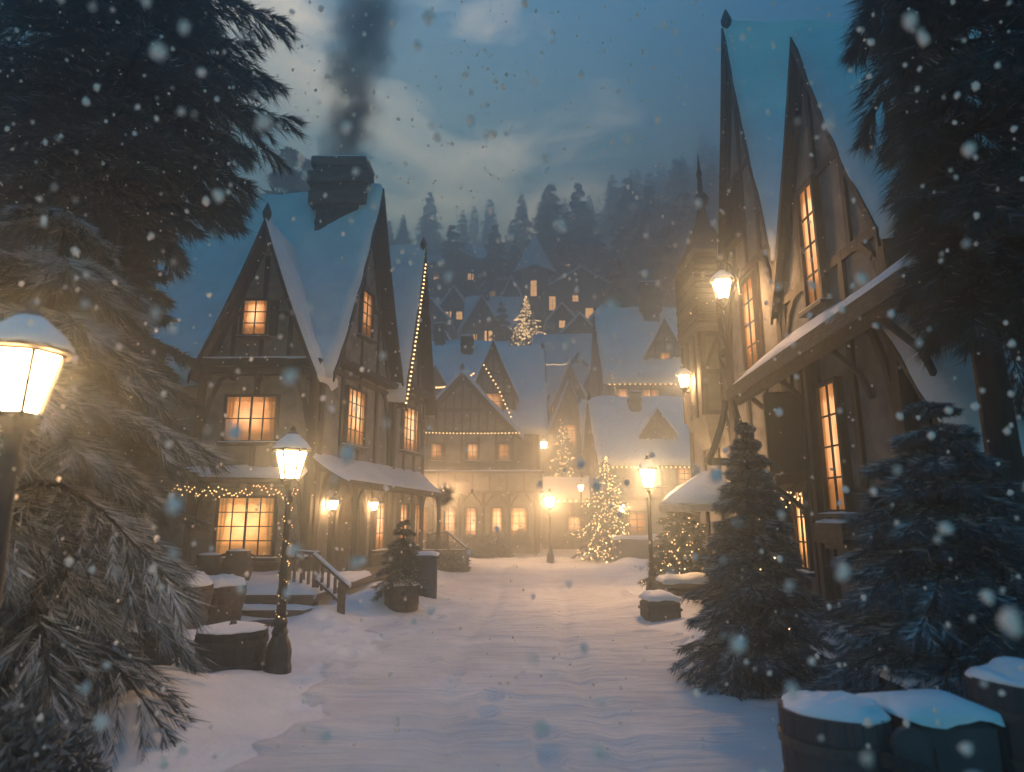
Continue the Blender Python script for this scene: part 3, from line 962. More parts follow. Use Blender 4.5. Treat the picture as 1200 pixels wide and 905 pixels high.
for k in (-1, 0, 1): mb.fbox(D0, uD + 0.22 * k, 1.98, 0.03, 0.58, 0.096, 0.115)
mb.fbox(D0, uD, 1.95, 0.86, 0.03, 0.096, 0.112); mb.build('door_grille', M['iron'], door)
mb = MB(); mb.ball(D0.p(uD + 0.36, 1.45, 0.13), 0.045, 8, 6, 0, -1); mb.build('handle', M['iron'], door)
# porch roof along the street front and the window canopy
A_, B_ = P0 + HN * 1.15 - HU * 0.3, P0 + HN * 1.0 + HU * 7.7
pr = pent_roof(h1, 'porch_roof', (A_.x, A_.y, 2.72), (B_.x, B_.y, 2.62), ((P0 + HU * 7.7 + HN * .1).x, (P0 + HU * 7.7 + HN * .1).y, 3.42), ((P0 - HU * 0.3).x, (P0 - HU * 0.3).y, 3.42), 0.1, 0.07, 26, 6, 'shingle', 0.06)
rs = random.Random(4)
mb = MB()      # ragged shingle ends at the eave
for k in range(70):
    t = (k + rs.random()) / 70
    p = A_.lerp(B_, t); z = 2.72 - 0.1 * t
    d = (HN + HU * rs.uniform(-.25, .25)).normalized()
    L = rs.uniform(.10, .30)
    mb.prism([p + Vector((0, 0, z)) - d * 0.2 - HU * .06, p + Vector((0, 0, z)) - d * 0.2 + HU * .06, p + d * L * .6 + HU * .045 + Vector((0, 0, z - L * .55)), p + d * L * .6 - HU * .045 + Vector((0, 0, z - L * .55))], (0, 0, 0.02))
mb.build('eave_shingle', M['shingle'], pr)
for t in (0.3, 5.6, 7.5):
    q = P0 + HN * (1.04 - .02 * t) + HU * t
    mb = MB(); mb.tube([(q.x, q.y, -0.1), (q.x + .01, q.y, 1.3), (q.x, q.y, 2.72)], 0.07, 8)
    for sg in (-1, 1):
        mb.tube([q + HU * 0.05 * sg + Vector((0, 0, 1.9)), q + HU * 0.2 * sg + Vector((0, 0, 2.35)), q + HU * 0.5 * sg + Vector((0, 0, 2.62))], 0.035, 6)
    mb.build('porch_post', M['timber'], h1)
pent_roof(h1, 'window_canopy', (-8.5, 16.35, 2.80), (-5.3, 16.35, 2.74), (-5.3, 17, 3.02), (-8.5, 17, 3.02), 0.07, 0.13, 14, 4, 'wood')
mb = MB()
for x in (-8.1, -6.9, -5.5):
    mb = MB(); mb.tube([(x, 16.98, 2.4), (x, 16.75, 2.62), (x, 16.45, 2.74)], 0.04, 6); mb.build('canopy_bracket', M['timber'], h1)


# ------------------------------------------------------------------ the tall house on the right
h2 = thing('timbered_house', 'tall dark half-timbered house with two needle-sharp gables and narrow lit windows', 'house', (5.6, 12, 0))
RU = (0, -1)
random.seed(12)
g1 = Block(h2, (5.1, 11.65), RU, 3.35, 4.5, 0.0, 5.9, 10.0, oe=0.16, og=0.14, rails=[0.3, 2.2, 4.6, 5.8], posts=3, conc=0.10, base=0.4, snow=0.22, wall='plaster_dark', finial=False)
g2 = Block(h2, (5.1, 14.7), RU, 2.95, 4.5, 0.0, 7.3, 12.9, oe=0.18, og=0.14, rails=[0.3, 2.4, 4.7, 7.1], posts=3, conc=0.12, base=0.4, snow=0.22, wall='plaster')
g3 = Block(h2, (5.1, 18.3), RU, 3.55, 4.5, 0.0, 5.9, 9.0, oe=0.0, og=-0.1, rails=[0.3, 2.4, 4.4, 5.7], posts=3, base=0.4, snow=0.22, wall='plaster', finial=False)
window(h2, g1.F, 1.42, 6.35, 0.52, 2.05, 2, 4, 'pane')
window(h2, g1.F, 1.5, 2.95, 0.58, 1.95, 2, 4, 'pane')
window(h2, g2.F, 1.55, 5.85, 0.7, 1.9, 2, 4, 'pane')
window(h2, g1.F, 0.35, 1.65, 0.42, 1.25, 2, 3, 'pane_bright', n0=.14)
window(h2, g2.F, 1.0, 8.6, 0.5, 1.2, 2, 3, 'pane_dark')
mb = MB(); mb.fbox(g1.F, 1.5, 1.62, 0.9, 0.3, 0.0, 0.28); mb.fbox(g1.F, 1.5, 1.43, 0.7, 0.1, 0, 0.18)
fb = mb.build('window_box', M['wood'], h2)
s = MB(); s.snow_sheet(lambda a, t: g1.F.p(1.07 + 0.86 * a, 1.772, 0.27 * (1 - t) + 0.01 * t), 4, 3, 0.1, .86, .26, (1, 1, 1, 0)); s.build('snow', M['snow'], fb, True)
pent_roof(h2, 'pent_roof', (4.32, 12.7, 4.28), (4.36, 6.75, 4.52), (5.12, 6.75, 5.12), (5.12, 12.7, 4.95), 0.12, 0.12, 20, 5, 'shingle')
mb = MB()
mb.beam((4.45, 12.7, 4.12), (4.48, 6.8, 4.36), 0.14, 0.2)
for y in (7.6, 9.0, 10.9, 12.4):
    mb.tube([(5.08, y, 3.5), (4.95, y, 3.85), (4.5, y, 4.25)], 0.05, 6)
mb.build('eave_bracket', M['timber'], h2)
# curved gable of timbers at the far end of the pent roof
mb = MB()
for sg in (-1, 1):
    pts = []
    for k in range(7):
        t = k / 6
        pts.append((4.28 + sg * (0.08 + 0.42 * t ** 1.5), 12.6, 4.1 - 1.25 * t))
    mb.tube(pts, 0.065, 6)
mb.beam((3.8, 12.6, 2.9), (4.8, 12.6, 2.9), 0.12, 0.14)
mb.build('curved_brace', M['timber'], h2)
# door hood below the hanging board
mb = MB()
mb.prism([(4.38, 10.9, 2.36), (5.12, 10.9, 2.5), (5.12, 12.0, 2.5), (4.38, 12.0, 2.36)], (0, 0, 0.16))
mb.tube([(5.06, 11.1, 1.5), (4.9, 11.1, 2.0), (4.45, 11.1, 2.36)], 0.05, 6); mb.tube([(5.06, 11.9, 1.5), (4.9, 11.9, 2.0), (4.45, 11.9, 2.36)], 0.05, 6)
hood = mb.build('door_hood', M['timber'], h2)
mb = MB(); mb.beam((4.98, 10.68, 0), (4.98, 10.68, 4.4), 0.13, 0.13, (0, 1, 0)); mb.beam((4.98, 10.9, 0), (4.98, 10.9, 4.4), 0.10, 0.1, (0, 1, 0)); mb.build('corner_post', M['timber'], h2)
# oriel with its bell roof
mb = MB()
ox, oy = 5.04, 16.2
def sq(dx, dy, z): return [(ox - dx, oy - dy, z), (ox + dx + .1, oy - dy, z), (ox + dx + .1, oy + dy, z), (ox - dx, oy + dy, z)]
rings = [(0.16, 0.4, 3.5), (0.30, 0.62, 3.9), (0.42, 0.85, 4.25), (0.42, 0.85, 6.3), (0.50, 0.95, 6.4), (0.46, 0.9, 6.9), (0.46, 0.9, 8.3), (0.56, 1.02, 8.4)]
vs = [Vector(p) for a in rings for p in sq(*a)]
fs = [(3, 2, 1, 0)] + [(4 * j + i, 4 * j + (i + 1) % 4, 4 * j + 4 + (i + 1) % 4, 4 * j + 4 + i) for j in range(len(rings) - 1) for i in range(4)] + [tuple(4 * (len(rings) - 1) + i for i in range(4))]
mb.add(vs, fs)
ori = mb.build('oriel', M['plaster_dark'], h2)
mb = MB()
OF = Face((ox - 0.42, oy - 0.85), (1, 0))
for a in (0.04, 0.47, 0.9): mb.fbeam(OF, a, 4.25, a, 6.3, 0.1)
for v in (4.3, 5.3, 6.25): mb.fbeam(OF, 0, v, 0.94, v, 0.1)
mb.fcurve(OF, [(0.1, 5.3), (0.2, 5.7), (0.42, 6.2)], .07); mb.fcurve(OF, [(0.85, 5.3), (0.75, 5.7), (0.52, 6.2)], .07)
OG = Face((ox - 0.42, oy + 0.85), (0, -1))
for a in (0.05, 0.6, 1.15, 1.65): mb.fbeam(OG, a, 4.25, a, 6.3, 0.1)
mb.build('timber_frame', M['timber'], ori)
mb = MB()
k_ = 0
for z in np.arange(6.45, 8.25, 0.16):
    e = 0.03 + 0.012 * (k_ % 2); k_ += 1
    mb.prism([Vector(p) for p in sq(0.47 + e, 0.91 + e, z)], (0, 0, 0.13))
mb.build('shingle_cladding', M['shingle'], ori)
mb = MB()
mb.lathe((ox + 0.05, oy, 8.38), [(0.86, 0), (0.8, 0.12), (0.62, 0.35), (0.52, 0.6), (0.42, 0.85), (0.24, 1.15), (0.14, 1.5), (0.12, 1.62), (0.24, 1.72), (0.27, 1.82), (0.2, 1.95), (0.09, 2.05), (0.07, 2.5), (0.1, 2.6), (0.05, 2.75), (0.0, 3.3)], 12, 0.8, 1.1)
mb.build('bell_roof', M['shingle'], ori, True)
# small chimney between the gables
chimney(h2, (6.0, 11.7), 0.5, 0.5, 6.5, 8.6)

# ------------------------------------------------------------------ the shed at the right edge
sh = thing('shed', 'dark lean-to shed with thick snowy roof at the right edge', 'shed', (6.3, 7.8, 0))
mb = MB(); mb.prism([(5.1, 7.65, -0.2), (8.6, 7.65, -0.2), (8.6, 7.65, 2.55), (5.1, 7.65, 2.55)], (0, 0.62, 0)); mb.build('wall', M['wood'], sh)
mb = MB(); SF = Face((5.1, 7.65), (1, 0))
for k in range(12): mb.fbeam(SF, 0.02 + 0.3 * k, 0, 0.02 + 0.3 * k, 2.55, 0.05, 0.03)
mb.fbeam(SF, 0, 1.0, 3.5, 1.0, 0.1); mb.build('timber_frame', M['timber'], sh)
pent_roof(sh, 'roof', (4.95, 7.25, 2.58), (8.8, 7.25, 2.58), (8.8, 8.5, 4.6), (4.95, 8.5, 4.6), 0.12, 0.3, 16, 8, 'shingle')
rs = random.Random(9); mb = MB()
for k in range(160):     # thatch ends under the snow
    x = 4.95 + 3.85 * rs.random(); L = rs.uniform(.12, .3)
    mb.prism([(x - .02, 7.3, 2.56), (x + .02, 7.3, 2.56), (x + .02 + rs.uniform(-.05, .05), 7.2 - .05 * rs.random(), 2.56 - L)], (0, 0.015, 0))
mb.build('thatch', M['wood'], sh)
window(sh, SF, 1.12, 1.75, 0.5, 1.1, 2, 3, 'pane_dim', snow=False)

# ------------------------------------------------------------------ houses of the street and the hillside
def house(label, o, u, w, depth, zb, ze, zr, wins=(), rwins=(), lwins=(), kind='timbered_house', chim=None, group=None, far=False, **kw):
    o = Vector((o[0], o[1], 0)); uu = Vector((u[0], u[1], 0)).normalized()
    n = Vector((uu.y, -uu.x, 0))
    c = o + uu * w / 2 - n * depth / 2
    root = thing(kind, label, 'house', (c.x, c.y, zb), group)
    b = Block(root, o, u, w, depth, zb, ze, zr, **kw)
    for F, ws in ((b.F, wins), (b.FR, rwins), (b.FL, lwins)):
        for q in ws:
            uq, v, ww, hh = q[:4]
            window(root, F, uq, v, ww, hh, q[4] if len(q) > 4 else 2, q[5] if len(q) > 5 else 3, q[6] if len(q) > 6 else ('pane_far' if far else 'pane'), sill=not far, fw=0.07 if not far else 0.1, snow=not far)
    for cc in (chim or ()):
        chimney(root, *cc)
    return root, b

# inn with the low cross gable on the left side of the street, farther on
random.seed(21)
inn, ib = house('long timbered inn with low front gable and pale balcony band beyond the tall gabled house', (1.35, 33.6), (0, 1), 6.4, 9.0, 0.0, 6.6, 11.2,
    wins=[(1.6, 4.6, 0.9, 1.3), (4.2, 4.6, .9, 1.3), (1.5, 1.6, 1.2, 1.6, 3, 3, 'pane_bright'), (3.0, 8.3, 0.9, 1.3), (4.2, 1.7, 1.2, 1.6, 3, 3, 'pane_bright')], oe=0.5, og=0.5, posts=4, rails=[0.4, 3.0, 6.4], conc=0.1, snow=0.3, res=7)
ig = Block(inn, (-5.15, 32.9), (1, 0), 5.2, 3.4, 2.8, 6.1, 8.95, oe=0.45, og=0.4, posts=6, rails=[3.0, 4.35, 6.0], conc=0.06, snow=0.26, res=7, brace=True)
mb = MB()
for fx in np.linspace(0.9, 4.3, 9):
    mb.fbeam(ig.F, fx, 6.1, fx, ig.at_u(fx) - 0.2, 0.09)
mb.fbeam(ig.F, 1.2, 7.1, 4.0, 7.1, 0.1); mb.build('timber_frame', M['timber'], inn)
for uq in (1.35, 3.15, 4.75):
    window(inn, ig.F, uq, 5.0, 0.55, 0.8, 2, 2, 'pane')
mb = MB(); mb.fbox(ig.F, 3.2, 3.45, 6.9, 1.0, 0.0, 0.75)
bal = mb.build('balcony', M['plaster'], inn)
mb = MB()
for v in (2.98, 3.93): mb.fbox(ig.F, 3.2, v, 7.0, 0.1, 0.7, 0.82)
for k in range(9): mb.fbox(ig.F, -0.15 + 0.84 * k, 3.45, 0.08, 0.86, 0.7, 0.79)
mb.build('balcony_rail', M['timber'], bal)
s = MB(); s.snow_sheet(lambda a, t: ig.F.p(-0.28 + 6.96 * a, 3.985, 0.8 - 0.3 * t), 12, 3, 0.1, 7, 0.3, (1, 1, 1, 1)); s.build('snow', M['snow'], bal, True)
IF = Face((-5.15, 32.95), (1, 0))
mb = MB(); mb.prism([IF.p(0, 0, 0), IF.p(6.4, 0, 0), IF.p(6.4, 2.95, 0), IF.p(0, 2.95, 0)], (0, 1.2, 0)); mb.build('wall', M['plaster'], inn)
for k, (uq, ww) in enumerate(((0.7, 0.6), (2.0, 0.7), (3.1, 0.55), (4.4, 0.5), (5.5, 0.8))):
    window(inn, IF, uq, 1.45, ww, 1.5, 2, 4, 'pane_bright' if k in (3, 4) else 'pane')
mb = MB()
for uq in (0.1, 1.35, 2.6, 3.75, 5.0, 6.3):
    q = IF.p(uq, 0, 0.7)
    mb.tube([(q.x, q.y, -.1), (q.x, q.y, 2.95)], 0.08, 7)
    for sg in (-1, 1): mb.tube([(q.x, q.y, 2.1), (q.x + sg * .18, q.y, 2.5), (q.x + sg * .5, q.y, 2.9)], 0.045, 6)
mb.build('arcade_post', M['timber'], inn)
def dormer(root, c, w, d, zb, ze, zr, pane='pane', u=(1, 0), win=(0.45, 0.9), wall='plaster', snow=0.16):
    o = Vector((c[0] - u[0] * w / 2, c[1] - u[1] * w / 2, 0))
    b = Block(root, o, u, w, d, zb, ze, zr, oe=0.18, og=0.22, rails=[zb + .1, ze - .05], posts=2, brace=False, conc=0.06, snow=snow, sides=False, res=7, finial=False, wall=wall)
    window(root, b.F, w / 2, (zb + ze) / 2 + 0.2, win[0] * w, win[1], 2, 3, pane, sill=False)
    return b
dormer(inn, (-1.0, 33.7), 2.3, 3.4, 6.4, 8.2, 10.9, 'pane', win=(0.42, 1.3))
dormer(inn, (-4.1, 34.0), 1.7, 3.2, 6.8, 8.2, 9.6, 'pane', win=(0.5, 0.9))
chimney(inn, (-2.6, 36.6), 0.7, 0.7, 9.5, 12.0)

# right side of the street
random.seed(22)
r2, b2 = house('low wide house with snowy roof, dark dormer and lights along its eave', (4.35, 36.2), (0, -1), 6.2, 7.5, 0, 4.45, 7.5,
    rwins=[(2.2, 3.6, .6, .8), (3.55, 3.6, .6, .8), (5.2, 3.6, .6, .8), (1.3, 1.5, .9, 1.0), (3.3, 1.5, .8, .9), (5.6, 1.5, .8, .9)], oe=0.45, og=0.4, posts=3, rails=[0.3, 2.6, 4.2], snow=0.28, res=7, conc=0.08,
    chim=[((6.2, 32.3), 0.6, 0.6, 5.6, 7.9)])
dormer(r2, (6.9, 30.6), 1.4, 2.6, 4.7, 5.7, 6.7, 'pane_dark', wall='plaster_dark')
mb = MB(); mb.prism([(7.7, 31.2, 5.2), (8.0, 31.4, 5.1), (8.7, 32.2, 6.9)], (0, 0.5, 0.1)); mb.build('gable_fin', M['shingle'], r2)
r1, b1 = house('steep-roofed house with lit dormer and broad chimney standing above the low wide house', (6.5, 48.6), (0, -1), 6.6, 8, 0.5, 11.0, 16.3,
    rwins=[(0.8, 9.2, .7, 1.6), (2.6, 9.0, 1.1, 1.9, 3, 4), (6.0, 9.2, 1.1, 1.9, 3, 4)], oe=0.5, og=0.5, posts=3, rails=[4.2, 7.4, 10.7], snow=0.34, res=6, conc=0.1,
    chim=[((10.0, 45.0), 1.5, 1.2, 13, 18.2)])
dormer(r1, (10.3, 42.4), 2.6, 3.2, 11.0, 12.4, 14.8, 'pane', win=(0.26, 1.3))
# the end of the street
random.seed(23)
c1, cb1 = house('narrow dark gabled house closing the end of the street', (1.95, 46.5), (1, 0), 4.4, 6, 0.5, 6.2, 11.3, wins=[(2.2, 7.4, 1.1, 1.7, 3, 4)], oe=0.9, og=0.5, posts=3, rails=[0.8, 3.4, 6.0], snow=0.3, res=6, conc=0.16, wall='plaster_dark')
c2, cb2 = house('cottage with long smooth snow roof behind the big lit fir', (5.0, 47.0), (0, -1), 6.0, 6, 0.2, 4.0, 9.2, rwins=[(1.4, 2.3, .8, .9)], oe=0.6, og=0.4, posts=2, rails=[0.5, 2.4, 3.8], snow=0.3, res=6, conc=0.1, wall='plaster_dark')
c3, cb3 = house('low dark stable with one lit window at the end of the street', (1.75, 40.5), (0, -1), 3.2, 3.3, 0, 2.75, 3.7, rwins=[(1.75, 1.35, .75, .85, 2, 2)], oe=0.4, og=0.4, posts=2, rails=[0.4, 2.6], snow=0.3, res=6, conc=0.0, wall='plaster_dark', finial=False)

# hillside
random.seed(24)
HILL = [
 # label, origin, u, w, depth, ze above base, zr above base, base z, front wins, right wins, chimney
 ('dim house with big blue snow roof and small lit gable window on the hillside', (0.9, 74), (0, 1), 6, 6.3, 23.6, 28.0, 17.5, [(2.0, 22.0, .8, 1.3, 2, 2), (4.2, 22.2, .8, 1.2, 2, 2), (3, 25.2, .8, 1.2, 2, 2)], []),
 ('orange-lit small house with porch at the left of the hillside', (-5.6, 72), (1, 0), 4.2, 5, 23.0, 26.6, 17.0, [(2.9, 20.8, .9, 3.6, 2, 4), (1.2, 21.5, .7, 1.4, 2, 2)], []),
 ('broad many-windowed manor high on the hillside', (4.4, 86), (1, 0), 10.5, 6, 32.5, 35.6, 24.5, [(1.2, 30.6, .9, 2.0, 2, 3), (4.4, 31.3, .8, .9, 2, 2), (6.6, 28.9, 1.7, 2.0, 2, 2), (.9, 27.2, 1.0, 1.6, 2, 2), (2.6, 28.7, .8, .9, 2, 2), (1.2, 25.5, .8, .9, 2, 2), (8.8, 27.0, .9, 1.0, 2, 2)], []),
 ('long unlit house under the trees high on the hillside', (-13.5, 94), (1, 0), 11, 6, 39.0, 41.5, 33.0, [(2, 37.5, .9, 1.0, 2, 2), (7.2, 37.5, .9, 1.0, 2, 2)], []),
 ('hillside house with wide smooth snow roof and a tiny lit dormer', (2.4, 64), (0, -1), 6.5, 7.8, 13.2, 18.6, 9.0, [], [(1.6, 11.4, .8, 1, 2, 2), (6.2, 11.4, .8, 1, 2, 2)]),
 ('small sharp-gabled hillside cottage with one lit window under the wide snow roof', (3.7, 55), (1, 0), 2.6, 4, 11.6, 14.6, 7.0, [(1.3, 12.0, .5, .9, 2, 2)], []),
 ('small hillside cottage with plain dark gable beside the sharp-gabled one', (6.1, 56), (1, 0), 2.4, 4, 12.6, 15.2, 7.5, [(1.2, 11.2, .6, .8, 2, 2)], []),
 ('dim hillside cottage with pyramid-like gable behind the gable string lights', (-8.4, 60), (1, 0), 4.0, 5, 15.6, 18.8, 9.0, [(2.0, 14.4, .7, .9, 2, 2)], []),
 ('snow-roofed house with dark right gable just behind the inn', (-0.6, 45.5), (0, 1), 6.0, 8.0, 11.6, 14.6, 0.5, [(3.0, 12.2, .5, 1.2, 2, 2)], []),
 ('hillside house at the far right with two lit windows below the firs', (12.5, 74), (1, 0), 7, 6, 23.5, 26.5, 18, [(1.5, 22, 1.0, 1.2, 2, 2), (4.8, 22, .8, 1.0, 2, 2)], []),
 ('hillside house with plain snow roof above the steep-roofed house', (14.5, 66), (1, 0), 6, 6, 20, 23.2, 14, [(1.4, 18.4, .9, 1.2, 2, 2)], []),
 ('tiny lit hillside hut left of the orange-lit small house', (-9.6, 84), (1, 0), 3.4, 4, 29.5, 32.0, 25, [(1.0, 28.2, .8, 1.1, 2, 2), (2.5, 28.2, .8, 1.1, 2, 2)], []),
 ('narrow hillside cottage with two stacked lit windows left of the manor tower', (-1.6, 82), (1, 0), 3.0, 4, 29.6, 32.6, 24, [(1.5, 28.6, .8, 1.0, 2, 2), (1.5, 26.4, .8, 1.0, 2, 2)], []),
 ('hillside cottage with three small lit windows right of the manor', (10.2, 80), (1, 0), 5.0, 4, 26.4, 29.2, 22, [(.9, 25.0, .7, .9, 2, 2), (2.5, 25.0, .7, .9, 2, 2), (4.1, 25.0, .7, .9, 2, 2)], []),
 ('highest hillside hut with a single lit window under the tall dark fir', (7.0, 100), (1, 0), 4.0, 4, 43.0, 45.5, 38, [(2.0, 41.4, 1.0, 1.2, 2, 2)], []),
 ('low hillside cabin with a lit door behind the wide snow roof', (5.4, 69), (1, 0), 4.2, 4, 21.2, 23.4, 16.5, [(1.0, 19.6, .7, .9, 2, 2), (3.0, 19.2, .8, 1.8, 2, 2)], []),
]
Z = gz(-10.4, 80)
HILL.append(('snow-roofed cottage with two lit windows at the far left of the hillside', (-12.5, 80), (1, 0), 4.2, 4.2, Z + 3.6, Z + 6.204000000000001, Z, [(4.2 * .28, Z + 2.2, .8, 1.1, 2, 2), (4.2 * .72, Z + 2.2, .8, 1.1, 2, 2)], []))
Z = gz(-2.8999999999999995, 92)
HILL.append(('steep little cottage with one high lit window left of the manor tower', (-4.6, 92), (1, 0), 3.4, 4.2, Z + 3.6, Z + 5.708, Z, [(3.4 / 2, Z + 2.6, .9, 1.2, 2, 2)], []))
Z = gz(2.8, 94)
HILL.append(('cottage with a row of three lit windows behind the manor tower', (0.4, 94), (1, 0), 4.8, 4.2, Z + 3.6, Z + 6.5760000000000005, Z, [(4.8 * .2, Z + 2.2, .7, 1, 2, 2), (4.8 * .5, Z + 2.2, .7, 1, 2, 2), (4.8 * .8, Z + 2.2, .7, 1, 2, 2)], []))
Z = gz(15.299999999999999, 90)
HILL.append(('lone cottage with two lit windows just below the forest right of the manor', (13.2, 90), (1, 0), 4.2, 4.2, Z + 3.6, Z + 6.204000000000001, Z, [(4.2 * .28, Z + 2.2, .8, 1.1, 2, 2), (4.2 * .72, Z + 2.2, .8, 1.1, 2, 2)], []))
Z = gz(19.8, 82)
HILL.append(("broad low cottage with three lit windows above the steep-roofed house's chimney", (17.0, 82), (1, 0), 5.6, 4.2, Z + 3.6, Z + 7.072, Z, [(5.6 * .2, Z + 2.2, .7, 1, 2, 2), (5.6 * .5, Z + 2.2, .7, 1, 2, 2), (5.6 * .8, Z + 2.2, .7, 1, 2, 2)], []))
Z = gz(23.3, 92)
HILL.append(('small cottage with one lit window at the far right edge of the hillside', (21.5, 92), (1, 0), 3.6, 4.2, Z + 3.6, Z + 5.832000000000001, Z, [(3.6 / 2, Z + 2.6, .9, 1.2, 2, 2)], []))
Z = gz(6.0, 75)
HILL.append(('narrow cottage with two stacked windows beside the far lit fir', (4.6, 75), (1, 0), 2.8, 4.2, Z + 4.6, Z + 6.335999999999999, Z, [(2.8 / 2, Z + 1.8, .8, 1, 2, 2), (2.8 / 2, Z + 4.0, .7, .9, 2, 2)], []))
hill_houses = []
for i, (lab, o, u, w, d, ze, zr, zb, fw_, rw_) in enumerate(HILL):
    hh, bb = house(lab, o, u, w, d, zb - 1.5, ze, zr, wins=fw_, rwins=rw_, far=True, oe=0.5, og=0.45, posts=3, rails=[ze - 3.2, ze - .15], snow=0.38, res=4, conc=0.08, wall='plaster_dark', finial=False, brace=False, tw=0.2)
    hill_houses.append((hh, bb))
# pyramid roofed tower of the manor, chimney, dormer on the wide roof
mt = hill_houses[2][0]
mb = MB(); mb.box((3.1, 84.5, 29), (3.6, 3.6, 11)); mb.build('tower', M['plaster_dark'], mt)
TF = Face((1.3, 82.7), (1, 0))
window(mt, TF, 1.6, 31.6, 0.8, 2.2, 2, 3, 'pane_far', sill=False)
mb = MB(); mb.lathe((3.1, 84.5, 34.4), [(3.1, 0), (2.6, .7), (1.5, 2.6), (0.7, 4.2), (0.05, 5.6)], 4); o = mb.build('tower_roof', M['shingle'], mt)
mb = MB(); mb.lathe((3.1, 84.5, 34.62), [(3.05, 0), (2.55, .75), (1.5, 2.65), (0.72, 4.25), (0.05, 5.7)], 4); mb.build('snow', M['snow'], o)
chimney(hill_houses[0][0], (-3.2, 77), .9, .9, 25, 29)
chimney(hill_houses[8][0], (-5.5, 47.6), .8, .8, 12.5, 16)
dormer(hill_houses[4][0], (6.1, 58.6), 1.6, 2.2, 14.2, 15.4, 16.6, 'pane_far', win=(.55, .8))
# terrace wall under the lit fir on the hillside
tw_ = thing('retaining_wall', 'stone retaining wall holding the terrace of the far lit fir', 'wall', (1.0, 68, 13))
mb = MB(); mb.prism([(-1.6, 67.3, 12), (4.2, 67.3, 12), (4.2, 67.3, 19.4), (-1.6, 67.3, 19.0)], (0, 3.2, 0)); mb.build('masonry', M['stone'], tw_)
s = MB(); s.snow_sheet(lambda a, t: Vector((-1.65 + 5.9 * a, 67.25 + 3.3 * t, 19.02 + .38 * a)), 8, 4, .35, 5.9, 3.2, (1, 1, 1, 1)); s.build('snow', M['snow'], tw_, True)

# ------------------------------------------------------------------ street lamps
def lamp_head(root, c, s=1.0, glass='lamp_glass', snow=True, n=6):
    """tapering glazed head standing on c; about 0.6 m tall at s = 1"""
    x, y, z = c
    zb, zt, rb, rt = z + 0.05 * s, z + 0.40 * s, 0.105 * s, 0.185 * s
    mb = MB()
    def ring(r, zz): return [Vector((x + r * math.cos(2 * PI * i / n + .3), y + r * math.sin(2 * PI * i / n + .3), zz)) for i in range(n)]
    b, t = ring(rb, zb), ring(rt, zt)
    for i in range(n):
        mb.beam(b[i], t[i], 0.022 * s, 0.022 * s, (b[i] - Vector((x, y, zb))))
        mb.beam(t[i], t[(i + 1) % n], 0.03 * s, 0.03 * s); mb.beam(b[i], b[(i + 1) % n], 0.03 * s, 0.03 * s)
    mb.lathe((x, y, z), [(0.03 * s, -0.1 * s), (0.06 * s, -.02 * s), (0.12 * s, 0.03 * s), (0.115 * s, 0.052 * s)], n)
    f = mb.build('lamp_head', M['iron'], root)
    gm = MB()
    bi, ti = ring(rb - 0.006 * s, zb + .012 * s), ring(rt - 0.006 * s, zt - .012 * s)
    gm.add(bi + ti, [(i, (i + 1) % n, n + (i + 1) % n, n + i) for i in range(n)])
    gm.build('lamp_glass', M[glass], f)
    rm = MB()
    rm.lathe((x, y, zt), [(0.225 * s, 0.0), (0.23 * s, 0.02 * s), (0.17 * s, 0.09 * s), (0.09 * s, 0.16 * s), (0.06 * s, 0.19 * s), (0.07 * s, 0.215 * s), (0.03 * s, 0.25 * s), (0.035 * s, 0.28 * s), (0.0, 0.32 * s)], 12)
    rf = rm.build('lamp_roof', M['iron'], f)
    if snow:
        sm = MB()
        sm.lathe((x, y, zt + .024 * s), [(0.226 * s, -.005 * s), (0.23 * s, 0.012 * s), (0.178 * s, 0.085 * s), (0.105 * s, 0.15 * s), (0.066 * s, 0.185 * s), (0.058 * s, 0.19 * s)], 18, jit=0.025)
        sm.build('snow', M['snow'], rf, True)
    return f

def street_lamp(label, loc, H=3.0, glass='lamp_glass', hs=1.0, fat=1.0, group='street lamps along the snowy street'):
    root = thing('street_lamp', label, 'street lamp', (0, 0, 0), group)
    mb = MB()
    k = fat
    mb.lathe((0, 0, -0.1), [(0.16 * k, 0), (0.165 * k, 0.16), (0.15 * k, 0.2), (0.155 * k, 0.34), (0.13 * k, 0.44), (0.09 * k, 0.52), (0.10 * k, 0.56), (0.075 * k, 0.62), (0.085 * k, 0.68), (0.07 * k, 0.73)], 14)
    mb.build('base', M['iron'], root, False)
    mb = MB()
    zt = H - 0.72 * hs
    mb.lathe((0, 0, 0.6), [(0.062, 0), (0.055, 0.5), (0.062, 0.52), (0.062, 0.57), (0.05, 0.6), (0.038, zt - 0.85), (0.06, zt - 0.83), (0.06, zt - 0.78), (0.035, zt - 0.74), (0.04, zt - 0.6)], 10)
    mb.build('post', M['iron'], root, True)
    lamp_head(root, (0, 0, zt), hs, glass)
    root.location = loc
    return root

street_lamp('tall street lamp with frosted cap standing before the left house, fairy lights round its post', (-2.85, 8.4, gz(-2.85, 8.4)), 3.02, 'lamp_glass_mid', hs=1.05)
street_lamp('small distant street lamp alone in the middle of the snowy street', (1.53, 26.7, 0), 2.95, hs=1.15)
street_lamp('street lamp on turned iron post beside the snow-topped stone block', (3.2, 15.4, gz(3.2, 15.4)), 3.3, hs=1.15)
street_lamp('distant street lamp beside the sloping rail in front of the long inn', (-3.08, 30.2, gz(-3, 30)), 3.25, hs=1.2)
street_lamp('big close street lamp cut by the left edge against the snowy boughs', (-2.43, 3.15, gz(-2.43, 3.15)), 2.98, 'lamp_glass_low', hs=.90)

